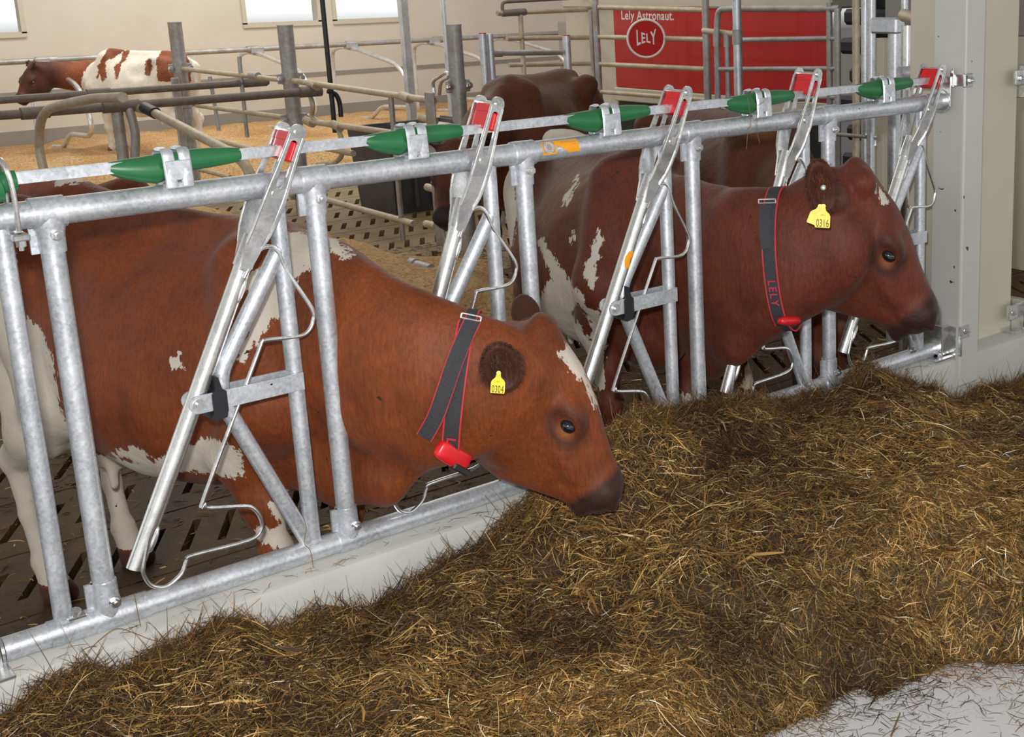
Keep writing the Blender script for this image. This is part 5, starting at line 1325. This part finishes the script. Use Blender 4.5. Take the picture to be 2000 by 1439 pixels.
def on_strap(c, n, u, v, P, p):
    best = None
    for k in range(72):
        a = math.radians(k*5); d = u*math.cos(a)+v*math.sin(a)
        if d@(CAM-c) < 0: continue
        X = c+d*(P[k]+.0105); e = np.hypot(*(proj(X)[0][0]-np.array(p)))
        if best is None or e < best[0]: best = (e, k, X, d)
    e, k, X, d = best; a = math.radians(k*5+5); d2 = u*math.cos(a)+v*math.sin(a); tg = nrm(c+d2*(P[k+1]+.0105)-X)
    if proj(X+tg*.05)[0][0][1] < proj(X)[0][0][1]: tg = -tg
    ay_ = n if proj(X+n*.05)[0][0][0] > proj(X)[0][0][0] else -n
    return X, tg, ay_
X_, tg_, ay_ = on_strap(cc2, n2, u2, v2, R2_, (1522, 571))
text_mesh('LELY', .040, X_, tg_, ay_, 'strap_lettering', 'web_red', st2, .0008, bold=.0003, space=1.2)
X_, tg_, ay_ = on_strap(cc, n1, u1, v1, R1_, (878, 862))
text_mesh('L', .034, X_, tg_, ay_, 'strap_lettering', 'web_red', st, .0008, bold=.0014)
# ear tags
eartag(cow1, (974, 728), .038, .06, '0304', 'yellow ear tag 0304')
eartag(cow2, (1608, 402), .048, .05, '0316', 'yellow ear tag 0316')
eartag(cow2, (1602, 402), .044, .38, None, 'rear half of the yellow ear tag')
q_, _ = hit(cow2, (1608, 366))
if q_ is not None:
    mb = MB(); mb.tube([q_, q_+tocam(q_)*.010], .0085, 16); g_ = tag(obj('ear_stud', mb, 'green_plastic', cow2.root), 'green ear stud')
    mb = MB(); mb.tube([q_+tocam(q_)*.009, q_+tocam(q_)*.012], .0045, 12); obj('stud_pin', mb, 'white_paint', g_)

def hairs(info, name, roots, dirs, L0, w, cols, lab=None):
    n = len(roots); S = 4; P = np.zeros((n, S, 3)); Ls = L0*rng.uniform(.5, 1.2, n)
    for k in range(S): P[:, k] = roots+dirs*(Ls*k/(S-1))[:, None]+V3(0, 0, -1)*(.35*Ls*(k/(S-1))**2)[:, None]
    rv = rng.normal(0, 1, (n, 1, 3)); sd = np.cross(np.gradient(P, axis=1), rv); sd /= np.linalg.norm(sd, axis=2, keepdims=True)+1e-9
    ww = w*np.array([1, .9, .6, .15])[None, :, None]/2; V = np.stack([P-sd*ww, P+sd*ww], 2).reshape(-1, 3)
    b = ((np.arange(n)*S*2)[:, None]+np.arange(S-1)[None]*2).ravel(); Qh = np.stack([b, b+1, b+3, b+2], 1)
    me = mesh_from(name, V-ORG[info.root.name], [tuple(map(int, q)) for q in Qh]); c = np.array(cols)[rng.integers(0, len(cols), n)]
    c = np.repeat(np.concatenate([c, np.ones((n, 1))], 1), S*2, 0); at = me.attributes.new('tone', 'FLOAT_COLOR', 'POINT'); at.data.foreach_set('color', c.ravel().astype(np.float32))
    me.materials.append(MATS['silage']); o = bpy.data.objects.new(name, me); COL.objects.link(o); o.parent = info.root; ORG[o.name] = ORG[info.root.name]; return tag(o, lab, kind='stuff')
def ear_fringe(info, k, cols, inner, n1=700, n2=500):
    c, EA, r = info.ear[k]; t = rng.uniform(0, 2*math.pi, n1); j = rng.uniform(.86, 1.0, n1)
    ro = c+EA[0]*(r[0]*j*np.cos(t))[:, None]+EA[1]*(r[1]*j*np.sin(t))[:, None]+EA[2]*(r[2]*.35)
    di = EA[0]*np.cos(t)[:, None]+EA[1]*np.sin(t)[:, None]+EA[2]*.25+rng.normal(0, .3, (n1, 3)); di /= np.linalg.norm(di, axis=1, keepdims=True)
    hairs(info, 'ear_hair', ro, di, .016, .0012, cols)
    a = rng.uniform(0, 2*math.pi, n2); m = np.sqrt(rng.uniform(0, .7, n2))
    ro = c+EA[0]*(r[0]*m*np.cos(a))[:, None]+EA[1]*(r[1]*m*np.sin(a))[:, None]-EA[2]*(r[2]*.25)
    di = EA[2]*.6-EA[0]*.3+rng.normal(0, .5, (n2, 3)); di /= np.linalg.norm(di, axis=1, keepdims=True)
    hairs(info, 'ear_hair', ro, di, .030, .0014, inner)
ear_fringe(cow1, 0, [(.05, .018, .010), (.03, .012, .008), (.10, .03, .012)], [(.03, .012, .009), (.05, .02, .012), (.12, .045, .02)])
ear_fringe(cow2, 0, [(.07, .02, .010), (.045, .014, .009), (.10, .03, .014)], [(.05, .018, .012), (.10, .035, .015), (.24, .09, .03)])
# ---------------------------------------------------------------- silage heap: one uncountable mass of cut grass
def edge_y(x):    # front limit of the heap on the alley floor
    return np.interp(x, [-1.2, .9, 1.2, 1.4, 1.62, 1.8, 1.95, 2.3, 2.9, 3.6, 4.6], [-1.75, -1.45, -1.17, -1.20, -1.24, -1.32, -1.42, -1.62, -1.8, -1.9, -2.0])
def hsil(x, y):
    He = np.interp(x, [-1.2, -.35, -.21, -.1, .1, .23, .42, .54, .62, .83, 1.0, 1.1, 1.2, 1.35, 1.5, 1.62, 1.87, 2.05, 2.26, 2.45, 2.64, 2.70, 2.82, 3.0, 3.2, 3.48, 3.86, 4.6],
                   [.22, .20, .25, .27, .23, .25, .22, .23, .20, .20, .20, .24, .30, .345, .45, .49, .46, .42, .38, .35, .35, .44, .35, .26, .20, .15, .08, .05])
    mid = np.interp(x, [-1.2, .3, 1.0, 1.3, 2.0, 2.5, 3.0, 3.5, 4.0], [.20, .20, .22, .26, .38, .35, .22, .12, .08])
    d = -.085-y                                   # distance from the curb face
    body = mid*(1-.25*np.clip((d-.35)/.8, 0, 1))
    t = np.clip(d/.30, 0, 1); t = t*t*(3-2*t)
    h = He*(1-t)+body*t
    # spill over the curb behind the rail
    back = np.clip((y+.085)/.28, 0, 1); h = np.where(y > -.085, He-back*.28, h)
    lump = (vnoise(x, y, 4.5, 11)-.5)*.09+(vnoise(x, y, 11, 12)-.5)*.05+(vnoise(x, y, 27, 13)-.5)*.022
    h = h+lump*np.clip(h/.15, 0, 1)
    f = np.clip((y-edge_y(x)-(vnoise(x, y, 6, 14)-.5)*.16-(vnoise(x, y, 25, 15)-.5)*.06)/.34, 0, 1); f = f**.8
    f = f*np.clip((x+1.0)/.35, 0, 1)*np.clip((4.45-x)/.35, 0, 1)
    h = h*f-(1-f)*.03
    lim = np.where((y > -.085) & ((x < 1.32) | (x > 2.95)), -1, h)
    h = np.where((x > 3.29) & (x < 3.52) & (y > -.125), -.05, h)
    return np.where(y > -.085, lim, h)
xs = np.arange(-1.1, 4.5, .02); ys = np.arange(-2.0, .14, .02)
X, Y = np.meshgrid(xs, ys, indexing='ij'); Z = hsil(X, Y)
nx, ny = X.shape; V = np.stack([X, Y, Z], -1).reshape(-1, 3)
i = (np.arange(nx-1)[:, None]*ny+np.arange(ny-1)[None]).ravel()
zq = Z.ravel(); q4 = np.stack([i, i+ny, i+ny+1, i+1], 1)
keep = (zq[q4].max(1) > -.02) & (zq[q4].min(1) > -.5); Q0 = q4[keep]
col0 = np.tile([.030, .018, .008, 1.0], (len(V), 1)); col0[:, :3] *= (.6+.8*vnoise(V[:, 0], V[:, 1], 40, 3))[:, None]
PAL = np.array([(.055, .030, .010), (.095, .052, .014), (.16, .088, .022), (.25, .145, .036), (.38, .24, .065), (.52, .36, .12), (.66, .50, .24), (.07, .055, .018), (.13, .11, .035), (.20, .085, .028), (.045, .030, .018), (.78, .68, .46)])
PAL = PAL*np.array([1.06, 1.0, 1.12])
PW = np.array([.13, .17, .18, .15, .10, .06, .025, .06, .05, .04, .03, .005]); PW /= PW.sum()
def strands(n, xr, yr, zf, lift, Lr, wr, density=None, ground=None, pitch=.25, sprd=1.0, pw=PW):
    x = rng.uniform(*xr, n); y = rng.uniform(*yr, n)
    z = zf(x, y); ok = z > (ground if ground is not None else 0.0)
    if density is not None: ok &= rng.random(n) < density(x, y)
    x, y, z = x[ok], y[ok], z[ok]; n = len(x)
    ang = (vnoise(x, y, 3.0, 21)*7.0+rng.normal(0, sprd, n)); Ls = rng.uniform(*Lr, n)*rng.uniform(.5, 1.3, n); w = rng.uniform(*wr, n)
    bend = rng.normal(0, .9, n); pit = rng.normal(0, pitch, n); S = 5
    P = np.zeros((n, S, 3)); th = ang.copy(); cur = np.stack([x-np.cos(ang)*Ls/2, y-np.sin(ang)*Ls/2], 1)
    c0 = np.stack([x, y], 1)
    for k in range(S):
        P[:, k, :2] = cur; cur = cur+np.stack([np.cos(th), np.sin(th)], 1)*(Ls/(S-1))[:, None]; th = th+bend/(S-1)
    P[:, :, :2] += (c0-P[:, 2, :2])[:, None]
    zz = zf(P[:, :, 0].ravel(), P[:, :, 1].ravel()).reshape(n, S)
    zz = np.maximum(zz, z[:, None]-.02-np.abs(P[:, :, 0]-x[:, None])*.8)
    up = rng.uniform(0, 1, n)**2*lift; tt = np.linspace(-.5, .5, S)
    P[:, :, 2] = np.maximum(zz*.6+z[:, None]*.4, .002)+up[:, None]+.002+(pit*Ls)[:, None]*tt[None]+.0*tt
    P[:, :, 2] += (-.5*np.abs(tt)**2*Ls[:, None]*.3)
    P[:, :, 2] = np.maximum(P[:, :, 2], .002)
    d = np.gradient(P, axis=1); d /= np.linalg.norm(d, axis=2, keepdims=True)+1e-9
    rv = rng.normal(0, 1, (n, 1, 3)); sd = np.cross(d, rv); sd /= np.linalg.norm(sd, axis=2, keepdims=True)+1e-9
    prof = np.array([.5, 1, 1, .9, .25])[None, :, None]; ww = w[:, None, None]*prof/2
    V = np.stack([P-sd*ww, P+sd*ww], 2).reshape(-1, 3)
    b = (np.arange(n)*S*2)[:, None]+np.arange(S-1)[None]*2; b = b.ravel()
    Qs = np.stack([b, b+1, b+3, b+2], 1)
    ci = rng.choice(len(PAL), n, p=pw); c = PAL[ci]*rng.uniform(.75, 1.25, (n, 1))
    patch = (.45+.95*vnoise(x, y, 3.2, 31))*(.7+.6*vnoise(x, y, 14, 33)); c = c*patch[:, None]
    c = np.concatenate([np.clip(c*1.12, 0, 1), np.ones((n, 1))], 1); C = np.repeat(c, S*2, 0)
    return V, Qs, C
parts = [(V, Q0, col0)]
dn = lambda x, y: np.clip(1.15-.35*np.abs(y+.9)*.4, .3, 1)
parts.append(strands(150000, (-1.0, 4.4), (-1.85, -.03), hsil, .018, (.03, .085), (.0012, .0030)))
parts.append(strands(9000, (-1.0, 4.4), (-1.85, -.03), hsil, .035, (.09, .19), (.0014, .0030), pitch=.18, sprd=.8))
parts.append(strands(700, (-1.0, 4.4), (-1.8, -.1), hsil, .02, (.10, .20), (.005, .009), pitch=.1))
parts.append(strands(100000, (.6, 4.0), (-1.95, -.85), hsil, .016, (.03, .085), (.0012, .0030), ground=-.01))
parts.append(strands(110000, (-1.0, 4.4), (-1.85, -.03), hsil, .014, (.014, .040), (.0010, .0024), pitch=.4))
# spill beside and over the rail
parts.append(strands(15000, (1.32, 2.98), (-.12, .12), hsil, .03, (.03, .10), (.0012, .0026), pitch=.6))
# ragged tufts along the curb edge
parts.append(strands(16000, (-.6, 3.9), (-.16, -.085), hsil, .035, (.04, .11), (.001, .002), pitch=.9, pw=PW*np.array([3, 3, 2, 1, .6, .3, .1, 3, 1, 1, 1, 0])/np.sum(PW*np.array([3, 3, 2, 1, .6, .3, .1, 3, 1, 1, 1, 0]))))
# scattered bits on the alley floor
flat = lambda x, y: np.full_like(np.asarray(x, float), .003)
dark = PW*np.array([4, 3, 2, 1, .4, .1, 0, 3, 1, 2, 3, 0]); dark /= dark.sum()
def fl_d(x, y): d = edge_y(x)+.12-y; return np.exp(-np.clip(d, 0, 9)/.13)*.9*(d > -.25)+.010
parts.append(strands(60000, (.6, 2.6), (-2.2, -.9), flat, .012, (.02, .075), (.0009, .0020), density=fl_d, ground=-1, pitch=.06, pw=dark))
curb = lambda x, y: np.full_like(np.asarray(x, float), .330)
parts.append(strands(700, (-.5, 3.2), (-.085, -.035), curb, .004, (.02, .06), (.0008, .0016), ground=-1, pitch=.05, density=lambda x, y: np.full(len(x), .25), pw=dark))
Vs = np.concatenate([p[0] for p in parts]); off = np.cumsum([0]+[len(p[0]) for p in parts[:-1]])
Qs = np.concatenate([p[1]+o for p, o in zip(parts, off)]); Cs = np.concatenate([p[2] for p in parts])
me = bpy.data.meshes.new('silage'); org = V3(1.6, -.8, 0)
me.vertices.add(len(Vs)); me.vertices.foreach_set('co', (Vs-org).ravel().astype(np.float32)); me.loops.add(len(Qs)*4); me.loops.foreach_set('vertex_index', Qs.ravel().astype(np.int32))
me.polygons.add(len(Qs)); me.polygons.foreach_set('loop_start', np.arange(0, len(Qs)*4, 4, dtype=np.int32)); me.update()
at = me.attributes.new('tone', 'FLOAT_COLOR', 'POINT'); at.data.foreach_set('color', Cs.ravel().astype(np.float32))
me.materials.append(MATS['silage']); so = bpy.data.objects.new('silage', me); COL.objects.link(so); so.location = org
tag(so, 'heap of brown chopped grass silage piled along the white curb', 'silage', kind='stuff')
# straw litter trodden on the slats behind the fence
fz = lambda x, y: np.full_like(np.asarray(x, float), .0)
LV, LQ, LC = strands(30000, (-.8, 5.5), (.2, 6.0), fz, .006, (.015, .07), (.002, .006), ground=-1, pitch=.03, density=lambda x, y: .25+.75*(vnoise(x, y, 1.4, 44) > .5))
LV[:, 2] += GZ; me = mesh_from('litter', LV-V3(2, 2, GZ), [tuple(map(int, q)) for q in LQ]); at = me.attributes.new('tone', 'FLOAT_COLOR', 'POINT'); at.data.foreach_set('color', LC.ravel().astype(np.float32))
me.materials.append(MATS['silage']); lo_ = bpy.data.objects.new('litter', me); COL.objects.link(lo_); lo_.location = (2, 2, GZ); tag(lo_, 'loose straw scraps scattered over the slatted floor behind the fence', 'straw', kind='stuff')
# single dry stems that hang on the fence
def stem(pts, r, label, mat='stem'):
    mb = MB(); mb.tube(catmull(pts, 4), r, 6); return tag(obj('straw', mb, mat), label, 'straw')
plain('stem', (.22, .12, .035), .7, 0, .3, 60)
Pz = lambda p, y: aty(p, y)
stem([Pz((262, 1160), -.035), Pz((268, 1190), -.04), Pz((273, 1215), -.04), Pz((278, 1245), -.07)], .0011, 'thin dry stem hanging over the bottom rail near the left coupling')
stem([Pz((172, 1272), -.09), Pz((196, 1248), -.075), Pz((228, 1227), -.06), Pz((262, 1236), -.08), Pz((300, 1250), -.10), Pz((340, 1252), -.13)], .0011, 'long bent dry stem lying on the curb at the left')
stem([Pz((590, 1005), -.03), Pz((598, 1030), -.034), Pz((594, 1060), -.036), Pz((606, 1075), -.037), Pz((612, 1110), -.04)], .0010, 'dark dry stem caught where the bent bar meets the bottom rail')
stem([Pz((1460, 190), -.045), Pz((1464, 215), -.04), Pz((1466, 245), -.036), Pz((1461, 255), -.034), Pz((1458, 290), -.034)], .0010, 'dry stem hanging from the fourth saddle over the top rail, left one of three')
stem([Pz((1478, 205), -.045), Pz((1478, 235), -.037), Pz((1480, 262), -.034), Pz((1484, 280), -.034)], .0010, 'dry stem hanging from the fourth saddle, right one of three')
stem([Pz((1500, 192), -.05), Pz((1482, 205), -.045), Pz((1472, 200), -.04), Pz((1464, 186), -.04)], .0008, 'short dry stem across the fourth saddle above the top rail')
q = [atz(p, .008) for p in ((1740, 1438), (1750, 1412), (1758, 1392))]
mb = MB(); mb.tube(q, [.0045, .005, .003], 6, sq=(1, .4)); tag(obj('grass_blade', mb, 'stem'), 'reddish dry blade of grass on the pale floor at the bottom right', 'grass')
